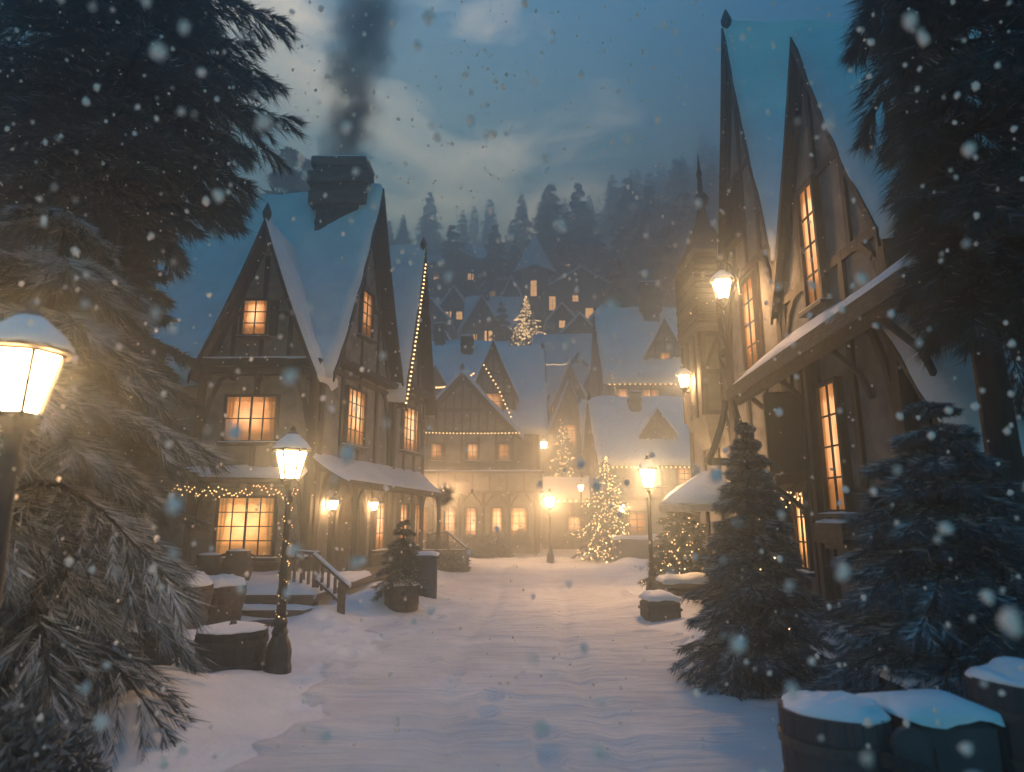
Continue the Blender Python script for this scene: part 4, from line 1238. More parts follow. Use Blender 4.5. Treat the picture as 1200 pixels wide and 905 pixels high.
def wall_lantern(label, F, u, v, s=0.8, glass='lamp_glass_small', arm=0.28, hang=False):
    q = F.p(u, v, 0)
    root = thing('wall_lantern', label, 'lantern', tuple(q))
    a = F.p(u, v + 0.5 * s, 0); e = F.p(u, v + 0.5 * s, arm)
    mb = MB()
    mb.beam(F.p(u, v + .15 * s, 0.01), F.p(u, v + .65 * s, 0.01), 0.08 * s, 0.03, F.n)
    if hang:
        mb.tube([F.p(u, v + .45 * s, 0.0), F.p(u, v + .75 * s, arm * .5), F.p(u, v + .85 * s, arm * .9), F.p(u, v + .72 * s, arm)], 0.022, 6)
    else:
        mb.tube([F.p(u, v + .2 * s, 0.0), F.p(u, v - .1 * s, arm * .5), F.p(u, v - .08 * s, arm)], 0.02, 6)
    mb.build('bracket', M['iron'], root)
    c = F.p(u, v, arm)
    lamp_head(root, tuple(c), s, glass)
    return root
wall_lantern('small lit lantern on the wall left of the arched door', ga.F, uD - 1.3, 2.0, 0.66, arm=0.24)
wall_lantern('small lit lantern on the wall right of the arched door', ga.F, uD + 1.3, 2.0, 0.66, arm=0.24)
wall_lantern('bright wall lantern glowing under the oriel of the right house', Face((4.61, 17.4), (0, -1)), 1.3, 5.0, 0.9, 'lamp_glass_small', arm=0.25)
wall_lantern('big lantern hanging from a curved bracket high on the right house', Face((4.5, 12.6), (0, -1)), 0.4, 6.0, 1.05, 'lamp_glass_small', arm=0.34, hang=True)
wall_lantern('bright lantern on the lit end wall of the long inn', ib.F, 2.0, 5.4, 1.0, 'lamp_glass', arm=0.4)
wall_lantern('lantern glowing behind the distant lamp at the inn corner', IF, 0.6, 3.0, 0.8, 'lamp_glass_small', arm=1.0)
wall_lantern('lantern at the left end of the row on the low stable eave', cb3.FR, 0.5, 2.3, .7, 'lamp_glass_small')
wall_lantern('lantern on the low wide house facing the lit fir', b2.FR, 0.6, 2.0, .8, 'lamp_glass_small')
wall_lantern('lantern on the left of the steep-roofed house front', b1.FR, 0.7, 7.6, 1.0, 'lamp_glass_small')
fl = [(698, 461, 50), (732, 455, 50), (681, 577, 36), (623, 463, 52), (433, 351, 70)]
for i, (px, py, Y) in enumerate(fl):
    q = W(px, py, Y)
    root = thing('street_lamp', ['bare-looking lamp glowing on the lane above the cottage, left one of a close pair', 'bare-looking lamp glowing on the lane above the cottage, right one of a close pair', 'lamp glowing above the low stable beside the lit fir', 'faint lamp glowing on the slope behind the inn roof', 'red-orange lamp far off beyond the gable string lights'][i], 'street lamp', (q.x, q.y, gz(q.x, q.y)), 'far lamps of the upper lane')
    mb = MB(); zg = gz(q.x, q.y)
    mb.tube([(q.x, q.y, zg - .2), (q.x, q.y, q.z)], 0.05, 6); mb.build('post', M['iron'], root)
    lamp_head(root, (q.x, q.y, q.z), 1.0, 'lamp_far')

# ------------------------------------------------------------------ deck, rails and things before the left house
dk = thing('wooden_deck', 'snow-covered wooden deck with two front steps before the left house', 'deck', (-5, 14.5, 0))
mb = MB()
mb.prism([(-8.3, 12.75, 0.26), (-3.75, 12.75, 0.26), (-3.55, 16.9, 0.26), (-8.3, 16.9, 0.26)], (0, 0, 0.14))
for x in (-8, -6.4, -5.2, -3.95): mb.box((x, 12.95, 0.1), (0.16, 0.16, 0.4))
mb.build('platform', M['wood'], dk)
mb = MB(); mb.box((-6.0, 12.74, 0.33), (4.5, 0.05, 0.16)); mb.build('fascia', M['wood'], dk)
mb = MB(); mb.box((-5.8, 12.42, 0.17), (4.3, 0.55, 0.08)); mb.box((-5.8, 12.2, 0.06), (4.3, 0.06, 0.2)); mb.box((-5.8, 12.0, 0.03), (4.2, 0.4, 0.08)); mb.build('step', M['wood'], dk)
s = MB(); s.snow_sheet(lambda a, t: Vector((-8.3 + (4.6 + .18 * t) * a, 12.80 + 4.1 * t, 0.405)), 22, 18, 0.10, 4.6, 4, (1, 1, 1, 0), freq=1.6, amp=.6)
s.snow_sheet(lambda a, t: Vector((-7.9 + 4.2 * a, 12.22 + .45 * t, 0.212)), 20, 4, 0.06, 4.2, .45, (1, 1, 1, 1), freq=2, amp=.7)
s.build('snow', M['snow'], dk, True)
pd = thing('porch_platform', 'low boarded porch floor under the ragged porch roof', 'deck', (P0.x + 1, 20.5, 0))
q0, q1 = P0 + HN * 0.1 + HU * 0.0, P0 + HN * 1.3 + HU * 0.0
mb = MB(); mb.prism([tuple(P0 + HN * 0.42 - HU * .2 + Vector((0, 0, .2))), tuple(P0 + HN * 1.45 - HU * .2 + Vector((0, 0, .2))), tuple(P0 + HN * 1.45 + HU * 8.4 + Vector((0, 0, .2))), tuple(P0 + HN * .42 + HU * 8.4 + Vector((0, 0, .2)))], (0, 0, .16)); mb.build('boards', M['wood'], pd)

def rail(root, pts, posts, r=0.045):
    mb = MB()
    for a, b in pts: mb.beam(a, b, 0.09, 0.06)
    mb.build('handrail', M['wood'], root)
    s = MB()
    for a, b in pts:
        a, b = Vector(a), Vector(b)
        d = (b - a); d.z = 0; sd = Vector((d.y, -d.x, 0)).normalized()
        s.snow_sheet(lambda t, q: a.lerp(b, t) + sd * (0.045 * (2 * q - 1)) + Vector((0, 0, 0.032)), 8, 3, 0.045, (b - a).length, 0.09, (1, 1, 1, 1), freq=3)
    s.build('snow', M['snow'], root, True)
    p = None
    for (x, y, z0, z1) in posts:
        mb = MB(); mb.bbox((x, y, (z0 + z1) / 2), (0.13, 0.13, z1 - z0), 0.1, 0.02); mb.build('post', M['wood'], root)
rl = thing('stair_railing', 'wooden railing sloping down the deck steps', 'railing', (-3.5, 12.6, 0))
rail(rl, [((-3.98, 13.5, 1.10), (-2.85, 11.85, 0.66)), ((-3.85, 13.35, .62), (-3.05, 12.15, .36)), ((-4.9, 14.6, 1.12), (-3.9, 13.5, 1.12))], [(-3.9, 13.4, 0, 1.06), (-3.05, 12.12, -.1, .74), (-4.85, 14.55, .3, 1.08)])
mb = MB()
for t in (0.25, 0.5, 0.75):
    a = Vector((-3.9, 13.4, 0)).lerp(Vector((-3.05, 12.12, 0)), t); mb = MB(); mb.beam((a.x, a.y, .50 - .18 * t), (a.x, a.y, 1.02 - .34 * t), .05, .05, (1, 0, 0)); mb.build('baluster', M['wood'], rl)
for t in (0.25, 0.5, 0.75):
    a = Vector((-4.85, 14.55, 0)).lerp(Vector((-3.9, 13.4, 0)), t); mb = MB(); mb.beam((a.x, a.y, .4), (a.x, a.y, 1.1), .05, .05, (1, 0, 0)); mb.build('baluster', M['wood'], rl)
rl2 = thing('porch_railing', 'low wooden railing with a sloping end at the far corner of the left house', 'railing', (-2.2, 23.5, 0))
rail(rl2, [((-2.45, 25.2, 1.25), (-1.55, 23.1, 0.75)), ((-3.5, 22.6, .68), (-1.55, 23.1, .68)), ((-3.3, 25.6, 1.15), (-2.4, 25.2, 1.25))], [(-1.55, 23.1, -.1, .78), (-2.45, 25.2, 0, 1.28), (-3.4, 22.6, 0, .7), (-3.2, 25.5, 0, 1.2)])
mb = MB()
for t in np.linspace(.1, .9, 7):
    a = Vector((-3.5, 22.6, 0)).lerp(Vector((-1.55, 23.1, 0)), t); mb = MB(); mb.beam((a.x, a.y, .05), (a.x, a.y, .68), .05, .05, (1, 0, 0)); mb.build('baluster', M['wood'], rl2)
mb = MB(); mb.beam((-3.4, 22.62, .3), (-1.6, 23.1, .3), .07, .05); mb.build('lower_rail', M['wood'], rl2)

def tub(name, label, loc, r, h, mt='wood', bands=2, snow=0.12, taper=0.86, cat='tub', hoops=True, lid=False):
    root = thing(name, label, cat, loc)
    x, y, z = loc
    mb = MB()
    n = 26
    rings = [(r * taper, -0.05), (r * (taper + .10 * (1 - taper) * 2), h * .3), (r * 0.98, h * .62), (r, h), (r * .9, h), (r * .88, h - .05)]
    mb.lathe((x, y, z), rings, n * 3, jit=0.004, stave=4 if hoops else 0)
    mb.build('body', M[mt], root)
    if hoops:
        for k in range(bands):
            t = 0.18 + 0.62 * k / max(1, bands - 1)
            rr = np.interp(t * h, [-.05, h * .3, h * .62, h], [r * taper, r * (taper + .1 * (1 - taper) * 2), r * .98, r])
            mb = MB(); mb.lathe((x, y, z + t * h), [(rr + .002, -.03), (rr + .014, -.028), (rr + .016, .028), (rr + .002, .03)], n); mb.build('hoop', M['rim'], root)
    if lid:
        mb = MB(); mb.lathe((x, y, z + h), [(r * .97, 0.002), (r * .98, .04), (r * .9, .06), (0.05, .075)], n); mb.lathe((x, y, z + h + .07), [(.03, 0), (.05, .03), (.03, .07)], 8); mb.build('lid', M['rim'], root)
    if snow:
        s = MB(); s.ball((x, y, z + h - .01 + (.06 if lid else 0)), (r * 0.97, r * 0.97, snow), 36, 12, 0.16, 0.0)
        for v_ in s.v: v_.z += snow * .35 * max(0, min(1, (v_.z - z - h) / snow * 3)) * (mnoise.noise(v_ * 6) + .6 * mnoise.noise(v_ * 15) + .35 * mnoise.noise(v_ * 34))
        s.build('snow', M['snow'], root, True)
    return root
tub('wooden_tub', 'big wooden tub heaped with snow below the spruce boughs', (-5.25, 10.6, gz(-5.25, 10.6) - .05), 0.52, 0.66, 'wood', 2, 0.20)
tub('wooden_tub', 'wooden tub with snow half hidden behind the big heaped tub', (-5.05, 11.6, gz(-5.0, 11.6)), 0.46, 0.62, 'wood', 2, 0.16)
tub('barrel', 'low dark lidded barrel in the snow left of the tall street lamp', (-3.45, 8.45, gz(-3.45, 8.45) - .03), 0.42, 0.42, 'iron', 2, 0.05, 0.94, 'barrel', True, True)
bk = tub('wicker_basket', 'grey wicker basket half sunk in the snow', (-4.32, 8.25, gz(-4.32, 8.25) - .05), 0.31, 0.38, 'wicker', 2, 0.07, 0.85, 'basket', False)
def urn(label, loc, h, r, mt='clay', handles=True):
    x, y, z = loc
    root = thing('clay_pot', label, 'pot', loc)
    mb = MB(); mb.lathe((x, y, z), [(r * .55, 0), (r * .8, h * .15), (r, h * .45), (r * .95, h * .7), (r * .72, h * .86), (r * .8, h), (r * .7, h), (r * .62, h * .9)], 18); mb.build('body', M[mt], root, True)
    if handles:
        for sg in (-1, 1):
            mb = MB(); mb.tube([(x + sg * r * .7, y - .05, z + h * .92), (x + sg * r * 1.15, y - .05, z + h * .86), (x + sg * r * 1.2, y - .05, z + h * .65), (x + sg * r * .9, y - .05, z + h * .55)], .025, 6); mb.build('handle', M[mt], root)
    s = MB(); s.ball((x, y, z + h * .96), (r * .74, r * .74, .07), 14, 5, .1, 0); s.build('snow', M['snow'], root, True)
urn('two-handled clay pot under the big lit ground-floor window', (-5.85, 14.3, .42), .72, .32)
urn('dark round pot left of the two-handled clay pot', (-6.6, 14.6, .42), .62, .34, 'iron', False)
def stool(label, loc):
    x, y, z = loc
    root = thing('stool', label, 'stool', loc)
    mb = MB(); mb.lathe((x, y, z + .5), [(.26, 0), (.28, .03), (.26, .06)], 16); mb.build('seat', M['wood'], root)
    for k in range(4):
        a = PI / 4 + k * PI / 2
        mb = MB(); mb.tube([(x + .26 * math.cos(a), y + .26 * math.sin(a), z - .02), (x + .18 * math.cos(a), y + .18 * math.sin(a), z + .5)], .025, 6); mb.build('leg', M['wood'], root)
    s = MB(); s.ball((x, y, z + .557), (.26, .26, .06), 14, 5, .1, 0); s.build('snow', M['snow'], root, True)
stool('round wooden stool with snowy seat on the deck by the arched door', (-4.75, 15.0, .42))
q = (-6.9, 13.2, 0.45)
t_ = thing('candle_lantern', 'tiny orange candle lantern glowing among the dark pots', 'lantern', q)
lamp_head(t_, q, 0.35, 'pane_far', False)

# planter with the little potted spruce, blue bin behind it
tub('planter', 'round dark planter holding the little potted spruce', (-2.15, 13.2, gz(-2.15, 13.2) - .03), .35, .43, 'wood', 2, .08, .92, 'planter')
bb_ = thing('wooden_bin', 'blue painted upright bin behind the little potted spruce', 'bin', (-1.98, 15.0, 0))
mb = MB(); mb.bbox((-1.98, 15.0, .45), (.62, .5, 1.0), .1, .03); mb.build('body', M['bluepaint'], bb_)
mb = MB(); mb.bbox((-1.98, 15.0, .98), (.70, .58, .07), .1, .02); mb.build('lid', M['bluepaint'], bb_)
s = MB(); s.snow_sheet(lambda a, t: Vector((-2.31 + .66 * a, 14.74 + .52 * t, 1.015)), 5, 4, .09, .66, .52, (1, 1, 1, 1)); s.build('snow', M['snow'], bb_, True)

# stone blocks and bench by the right lamp
def block_thing(name, label, cat, c, size, mt='stone', snow=.14, rz=0.0, seat=False):
    x, y, z = c
    root = thing(name, label, cat, (x, y, z))
    mb = MB()
    if seat:
        mb.bbox((x, y, z + size[2] - .06), (size[0], size[1], .12), rz, .02); mb.build('seat', M[mt], root)
        for sg in (-1, 1):
            mb = MB(); mb.bbox((x + sg * size[0] * .38 * math.cos(rz), y + sg * size[0] * .38 * math.sin(rz), z + (size[2] - .12) / 2 - .05), (size[0] * .16, size[1] * .85, size[2] - .02), rz, .02); mb.build('leg', M[mt], root)
        mb = MB(); mb.bbox((x, y + .05, z + (size[2] - .12) * .5), (size[0] * .6, .05, size[2] * .5), rz, .01); mb.build('stretcher', M[mt], root)
    else:
        mb.bbox((x, y, z + size[2] / 2 - .05), (size[0], size[1], size[2] + .1), rz, .05); mb.build('body', M[mt], root)
        mb = MB(); mb.bbox((x, y, z + size[2] * .55), (size[0] + .03, size[1] + .03, .05), rz, .012); mb.build('band', M['rim'], root)
    ca, sa = math.cos(rz), math.sin(rz)
    s = MB()
    def S(a, t):
        p, q = size[0] * 1.04 * (a - .5), size[1] * 1.04 * (t - .5)
        return Vector((x + p * ca - q * sa, y + p * sa + q * ca, z + size[2] + .004))
    s.snow_sheet(S, 8, 6, snow, size[0], size[1], (1, 1, 1, 1), freq=2.2)
    s.build('snow', M['snow'], root, True)
    return root
block_thing('stone_block', 'snow-topped stone block at the foot of the right street lamp', 'stone block', (2.68, 12.3, gz(2.68, 12.3) - .02), (.62, .5, .34), 'stone', .13, .15)
block_thing('bench', 'long low bench buried in snow below the lit spruce', 'bench', (3.75, 14.1, gz(3.75, 14.1)), (1.3, .5, .42), 'wood', .15, .05, True)
block_thing('stone_wall', 'low snow-topped wall in front of the low wide house', 'wall', (5.3, 26.3, 0), (2.6, .45, .95), 'stone', .15)

# market umbrella by the right house
mu = thing('market_umbrella', 'snow-laden cloth umbrella over the lit spruce by the right house', 'umbrella', (4.05, 13.6, 0))
mx, my, mz = 4.02, 13.6, 2.08
mb = MB(); mb.tube([(mx, my, -.1), (mx, my, mz + .62)], .04, 8); mb.build('pole', M['wood'], mu)
def umb(k, dz, rr=.98):
    prof = []
    for t in np.linspace(0, 1, 6): prof.append((rr * (1 - t) + .02, dz + .66 * (t ** 0.8)))
    mb = MB(); mb.lathe((mx, my, mz), [(rr, dz - .12)] + prof, 8 if k else 16)
    return mb
umb(1, 0).build('canopy', M['canvas'], mu)
m2 = umb(0, .035, .95); 
for i, v in enumerate(m2.v):
    v.z += .05 * (0.6 + mnoise.noise(v * 2.3)) if v.z > mz - .02 else .10
m2.build('snow', M['snow'], mu, True)

# blank hanging board on the right house
a, b_, c_, d_ = W(895, 462, 11.3), W(952, 460, 11.3), W(958, 553, 11.3), W(903, 553, 11.3)
hb = thing('hanging_board', 'blank dark board hanging under the pent roof of the right house', 'sign board', tuple(d_))
mb = MB(); mb.prism([a, b_, c_, d_], (0, .05, 0)); mb.build('panel', M['board'], hb)
mb = MB()
for p, q in ((a, b_), (b_, c_), (c_, d_), (d_, a)): mb.beam(p + Vector((0, -.01, 0)), q + Vector((0, -.01, 0)), .05, .06, (0, 1, 0))
mb.build('frame', M['timber'], hb)
mb = MB(); mb.tube([a + Vector((.05, .02, 0)), (a.x + .05, 11.32, 4.3)], .012, 5); mb.tube([b_ + Vector((-.1, .02, 0)), (b_.x - .1, 11.32, 4.5)], .012, 5); mb.build('hanger', M['iron'], hb)

# dark tubs and planks at the near right corner
def near_tub(label, x, y, r, h, snow):
    z = gz(x, y) - .05
    return tub('barrel', label, (x, y, z), r, h, 'board', 3, snow, .88, 'barrel')
near_tub('near dark barrel with snow cap, leftmost at the lower right corner', 1.90, 4.15, .30, .82, .075)
near_tub('near dark barrel with broad snow cap at the right edge', 3.12, 4.15, .34, .84, .09)
block_thing('crate', 'wide dark crate with snow on its lid between the two near barrels', 'crate', (2.50, 4.22, gz(2.5, 4.2)), (.56, .5, .74), 'board', .07, .05)
block_thing('crate', 'dark crate with thin snow behind the near right barrel', 'crate', (3.15, 5.0, gz(3.1, 5.0)), (.8, .5, .62), 'board', .07, -.08)
def plank(label, x, y, w, h, tilt):
    root = thing('plank', label, 'plank', (x, y, gz(x, y)))
    z = gz(x, y) - .1
    pts = [(x - w / 2, y, z), (x + w / 2, y, z), (x + w / 2, y + tilt * .8, z + h - w / 2)] + [(x + w / 2 * math.cos(a), y + tilt, z + h - w / 2 + w / 2 * math.sin(a)) for a in np.linspace(.15, PI - .15, 7)] + [(x - w / 2, y + tilt * .8, z + h - w / 2)]
    mb = MB(); mb.prism(pts, (0, .045, 0)); mb.build('board', M['board'], root)
plank('round-topped dark plank leaning between the first barrel and the crate', 2.17, 3.72, .22, .86, .1)
plank('round-topped dark plank leaning on the front of the near right barrel', 2.72, 3.66, .24, .62, .08)
lg = thing('log', 'short split log with snow lying between the near barrels', 'log', (2.1, 3.9, .6))
mb = MB(); mb.tube([(1.98, 3.78, .62), (2.38, 3.74, .50)], .035, 8); mb.build('split_log', M['bark'], lg)

# ------------------------------------------------------------------ conifers
spruce('spruce_tree', 'great dark spruce with frosted drooping boughs filling the upper left', (-7.1, 10.6, 0), 17, 2.85, 7.0, 3, skirt=4.5, nbr=200, ntw=36, nnd=60, nl=.22, nw=.0075, droop=.36, frost=.24, power=.55, tw_len=.40, rise=.10, irregular=.22, fan=.42)
spruce('spruce_tree', 'snow-laden spruce lit by the close lamp at the left edge', (-4.45, 6.0, 0), 5.0, 1.46, .7, 4, nbr=90, ntw=34, nnd=85, nl=.20, nw=.0050, droop=.60, frost=.85, power=.55, tw_len=.46, irregular=.3, layers=8, fan=.36)
spruce('spruce_tree', 'dark full spruce hiding the trunk of the great one', (-7.5, 11.9, 0), 8.2, 1.7, .4, 15, nbr=120, ntw=28, nnd=50, nl=.2, nw=.009, droop=.45, frost=.16, power=.7, fan=.5)
spruce('spruce_tree', 'dark spruce behind the snow-laden one, beside the left house', (-8.9, 13.8, 0), 7.4, 1.9, .3, 5, nbr=110, ntw=26, nnd=44, nl=.2, nw=.009, droop=.5, frost=.12, power=.7)
spruce('spruce_tree', 'shadowy spruce cut by the left edge behind the great one', (-12.9, 14.5, .5), 13, 2.8, 1, 6, nbr=130, ntw=26, nnd=40, nl=.22, nw=.010, droop=.5, frost=.10, power=.75)
spruce('spruce_tree', 'great dark spruce with a bare lower trunk at the right edge', (4.45, 5.9, 0), 13, 1.95, 3.75, 7, nbr=170, ntw=38, nnd=60, nl=.20, nw=.0055, droop=.62, frost=.18, power=.4, tw_len=.36, trunk_r=.155, skirt=2.0, bias=(-0.35, .92), rise=.12, fan=.40, layers=17)
t1, tw1 = spruce('spruce_tree', 'blue spruce with spreading low boughs in front of the right house', (2.85, 7.9, gz(2.85, 7.9) - .05), 3.05, .86, .06, 8, needle='needle_blue', nbr=230, ntw=28, nnd=40, nl=.11, nw=.0045, droop=.34, frost=.58, power=1.3, tw_len=.42, rise=.22, layers=17, fan=.5)
spruce('spruce_tree', 'bushy dark-blue spruce below the bare trunk at the right', (3.42, 5.25, 0), 2.85, 1.0, .1, 9, needle='needle_blue', nbr=190, ntw=28, nnd=44, nl=.11, nw=.0045, droop=.36, frost=.52, power=.75, tw_len=.42, rise=.25, layers=14, fan=.5)
tp, twp = spruce('spruce_tree', 'little potted spruce standing in the round planter', (-2.15, 13.2, gz(-2.15, 13.2) + .36), 1.3, .42, .02, 10, nbr=70, ntw=14, nnd=30, nl=.08, nw=.006, droop=.4, frost=.3, power=.9, layers=8)

LT = [
 ('broad lit fir covered in fairy lights at the right of the street', (3.95, 27.4, 0), 4.35, 1.55, .15, 31, 900, .024),
 ('lit spruce with gold fairy lights under the snowy umbrella', (4.0, 15.6, .1), 2.45, .85, .1, 32, 420, .014),
 ('tall lit fir behind the low stable at the end of the street', (3.35, 43.0, .6), 7.6, 1.9, .3, 33, 520, .042),
 ('far lit fir standing on the hillside terrace', (1.55, 69.0, 19.5), 6.4, 2.3, .2, 34, 800, .05),
]
for lab, loc, H, Rr, z0, sd, nb, sz in LT:
    far = loc[1] > 35
    t, tw = spruce('fir_tree', lab, loc, H, Rr, z0, sd, nbr=90 if not far else 60, ntw=18 if not far else 12, nnd=22 if not far else 14, nl=.13 if not far else .25, nw=.009 if not far else .025, droop=.35, frost=.2, power=1.0, cat='tree')
    tree_lights('warm fairy lights wound on the ' + lab.replace(' covered in fairy lights', '').replace(' with gold fairy lights', '').replace(' at the end of the street', ''), tw, loc, nb, sd, sz)
tree_lights('sparse fairy lights deep in the blue spruce', tw1, t1.location, 45, 55, .008, .2)

# shrubs
def shrub(label, loc, r, h, seed, cap=False, n=2600, leaf=.05, mt='leaf'):
    rng = np.random.default_rng(seed)
    root = thing('shrub', label, 'shrub', loc)
    d = norm(rng.normal(0, 1, (n, 3))); d[:, 2] = np.abs(d[:, 2]) * 1.0 - .12
    rad = rng.random(n) ** .4
    lump = 1 + .22 * np.sin(5 * d[:, 0] + seed) * np.sin(4 * d[:, 1] + 2) 
    P = d * rad[:, None] * np.array([r, r, h]) * lump[:, None]
    o = norm(d + rng.normal(0, .7, (n, 3))); w_ = norm(np.cross(o, rng.normal(0, 1, (n, 3)))) * leaf * .35
    V = np.stack([P - w_, P + w_, P + o * leaf * 1.5], 1)
    MI = np.where((d[:, 2] > .35) & (rad > .8) & (rng.random(n) < .45), 2, 0)
    mb = MB()
    rnd = random.Random(seed)
    for k in range(12):
        a = rnd.uniform(0, 2 * PI); e = rnd.uniform(.3, .9)
        mb.tube([(0, 0, -.05), (r * .35 * math.cos(a), r * .35 * math.sin(a), h * .4 * e), (r * .8 * math.cos(a), r * .8 * math.sin(a), h * e * .85)], [.02, .014, .006], 5)
    link_mesh('foliage', tri_mesh('foliage', V, MI), root, [M[mt], M['frost'], M['frost_thin']])
    mb.build('stem', M['bark'], root)
    if cap:
        s = MB(); s.ball((0, 0, h * .45), (r * .86, r * .86, h * .78), 16, 8, .14, -.1); s.build('snow', M['snow'], root, True)
    root.location = loc
    return root
shrub('round shrub under a thick dome of snow beside the sloping rail', (-2.75, 24.2, .25), .55, 1.1, 41, True)
shrub('dark spreading shrub below the snow-domed shrub at the railing', (-2.2, 22.4, .0), .75, .8, 42, n=3000, leaf=.09, mt='needle')
shrub('wide frosted shrub in front of the long inn', (-1.15, 30.6, .05), 1.25, 1.15, 43, n=4200, leaf=.12, mt='needle')
shrub('low dark shrub at the left of the wide frosted one', (-2.0, 31.3, .05), .9, .8, 44, n=3000, leaf=.12, mt='needle')
shrub('round white snow-capped shrub at the inn corner', (.4, 31.2, .5), .5, .9, 45, True)
shrub('spiky dark bush at the foot of the near left lamp', (-3.35, 4.3, .05), .7, .75, 46, n=6000, leaf=.06, mt='needle')
shrub('dark bush under the big tub at the left', (-6.4, 9.9, .0), 1.2, 1.0, 47, n=9000, leaf=.07, mt='needle')
# fir bunch hanging at the porch corner
fbn = thing('fir_bunch', 'spiky fir bunch hanging at the far corner of the porch roof', 'wreath', (-2.6, 25.2, 2.6))
rng = np.random.default_rng(77); n = 900
d = norm(rng.normal(0, 1, (n, 3))); P = d * .08; w_ = norm(np.cross(d, rng.normal(0, 1, (n, 3)))) * .012
link_mesh('sprig', tri_mesh('sprig', np.stack([P - w_, P + w_, d * (.35 + .3 * rng.random((n, 1)))], 1), (rng.random(n) < .2).astype(int)), fbn, [M['needle'], M['frost_thin']])

# far firs: three kinds, copied over the hillside
protos = []
for k in range(4):
    me, _ = crown_mesh('fir_tree', 60 + k, 12, 2.6 + .3 * (k % 2), .6, nbr=80, ntw=14, nnd=9, nl=.42, nw=.05, droop=.42, frost=.10, power=1.05, irregular=.25, layers=11)
    for m in (M['needle'], M['frost'], M['frost_thin'], M['bark']): me.materials.append(m)
    protos.append(me)
def far_fir(label, x, y, z, H, k, group, rz=0, sw=1.0):
    o = bpy.data.objects.new('fir_tree', protos[k % 4]); COL.objects.link(o)
    s = H / 12
    o.scale = (s * sw, s * sw, s); o.location = (x, y, z); o.rotation_euler = (0, 0, rz)
    return tag(o, label, 'tree', group)
NAMED = [
 ('tall dark fir standing alone above the broad manor', 645, 305, 214, 96, 1.3), ('slimmer fir just right of the tall dark fir above the manor', 677, 305, 212, 101, 1.1),
 ('short fir at the left of the tall dark fir on the hillside', 580, 318, 262, 90, 1.3), ('small fir between the short fir and the tall dark fir', 604, 312, 280, 92, 1.1),
 ('fir rising behind the great chimney, left one of two', 341, 262, 168, 55, 1.2), ('slender fir rising behind the great chimney, right one of two', 361, 262, 178, 58, .9),
 ('big faded fir behind the oriel spire', 862, 420, 170, 62, 1.2), ('faded fir left of the big one behind the oriel spire', 800, 385, 222, 70, 1.2),
 ('tall faded fir above the steep-roofed house', 760, 360, 215, 84, 1.2), ('faded fir above the manor\'s right end', 735, 345, 205, 98, 1.2),
 ('faded fir just left of the steep-roofed house', 722, 420, 300, 64, 1.2), ('stout fir hiding behind the steep-roofed house', 780, 380, 262, 58, 1.2),
 ('small fir near the far lit fir', 588, 420, 352, 71, 1.1), ('small fir beside the inn chimney', 655, 440, 388, 62, 1.1), ('dim fir in the lane behind the gable string lights', 530, 330, 262, 92, 1.4)]
for i, (lab, px, yb, yt, Y, sw) in enumerate(NAMED):
    a, b = W(px, yb, Y), W(px, yt, Y)
    zg = gz(b.x, Y)
    z0 = min(a.z, zg - .3)
    far_fir(lab, b.x, Y, z0, b.z - z0, i, 'single firs of the hillside', i * 1.3, sw)
rs = random.Random(8)
k = 0
spots = []
for tries in range(4000):
    if k >= 110: break
    y = rs.uniform(88, 150); x = rs.uniform(-.55 * y, .62 * y)
    dens = 0.25 + 0.75 * (x > 6) + .35 * (y > 135) + .3 * (x < -16)
    if -14 < x < 14 and y < 99: continue
    if rs.random() > dens: continue
    if any((x - a) ** 2 + (y - b) ** 2 < 9 for a, b in spots): continue
    spots.append((x, y))
    far_fir('dark fir of the forest on the far misty hillside', x, y, gz(x, y) - .3, rs.uniform(8, 15), rs.randrange(4), 'forest firs on the far hillside', rs.uniform(0, 6), rs.uniform(.8, 1.2))
    k += 1
k = 0
for (x, y, H) in [(19, 60, 14), (23, 54, 15), (27, 62, 16), (17, 76, 14), (24, 74, 15), (31, 70, 15), (21, 82, 13), (28, 84, 14), (14.5, 80, 12), (36, 60, 15), (17, 50, 12), (-19, 48, 11), (-24, 56, 13), (-28, 50, 12), (-17, 66, 11), (-22, 74, 12), (-32, 64, 13), (13, 90, 13), (18, 92, 14), (26, 94, 14), (33, 90, 14), (22, 40, 11), (26, 34, 12)]:
    far_fir('big faded fir standing on the wooded slope beside the village', x, y, gz(x, y) - .3, H * (1.35 if x > 16 and y > 58 else 1), k, 'firs on the slopes beside the village', k * .9, 1.1); k += 1

# ------------------------------------------------------------------ strings of lights
def rake_pts(b, left, n=8, off=.1, s0=.02, s1=.97):
    out = []
    for i in range(n + 1):
        s = s0 + (s1 - s0) * i / n
        a, v = b.prof(s, left)
        if not left: a = b.w - a
        out.append(b.F.p(a, v - .2, b.og + off))
    return out
string_lights('warm fairy lights along the far rake of the last left gable', list(reversed(rake_pts(gb, True))), 34, .035)
a_, z_ = -8.4, 2.66
string_lights('tangled warm lights hanging from the canopy over the big lit window', [(-8.45, 16.3, 2.68), (-7.4, 16.3, 2.60), (-6.3, 16.3, 2.64), (-5.3, 16.3, 2.60)], 64, .015, .06, drops=.24)
sp = [(-2.85 + .065 * math.cos(k * 1.1), 8.4 + .065 * math.sin(k * 1.1), gz(-2.85, 8.4) + 2.2 - k * .04) for k in range(42)]
string_lights('fairy lights twisted round the post of the tall street lamp', sp, 60, .007, 0)
string_lights('row of warm bulbs along the eave of the low wide house', [tuple(b2.FR.p(-.3, b2.prof(0, False)[1] - .02, .55)), tuple(b2.FR.p(7.8, b2.prof(0, False)[1] - .02, .55))], 40, .036)
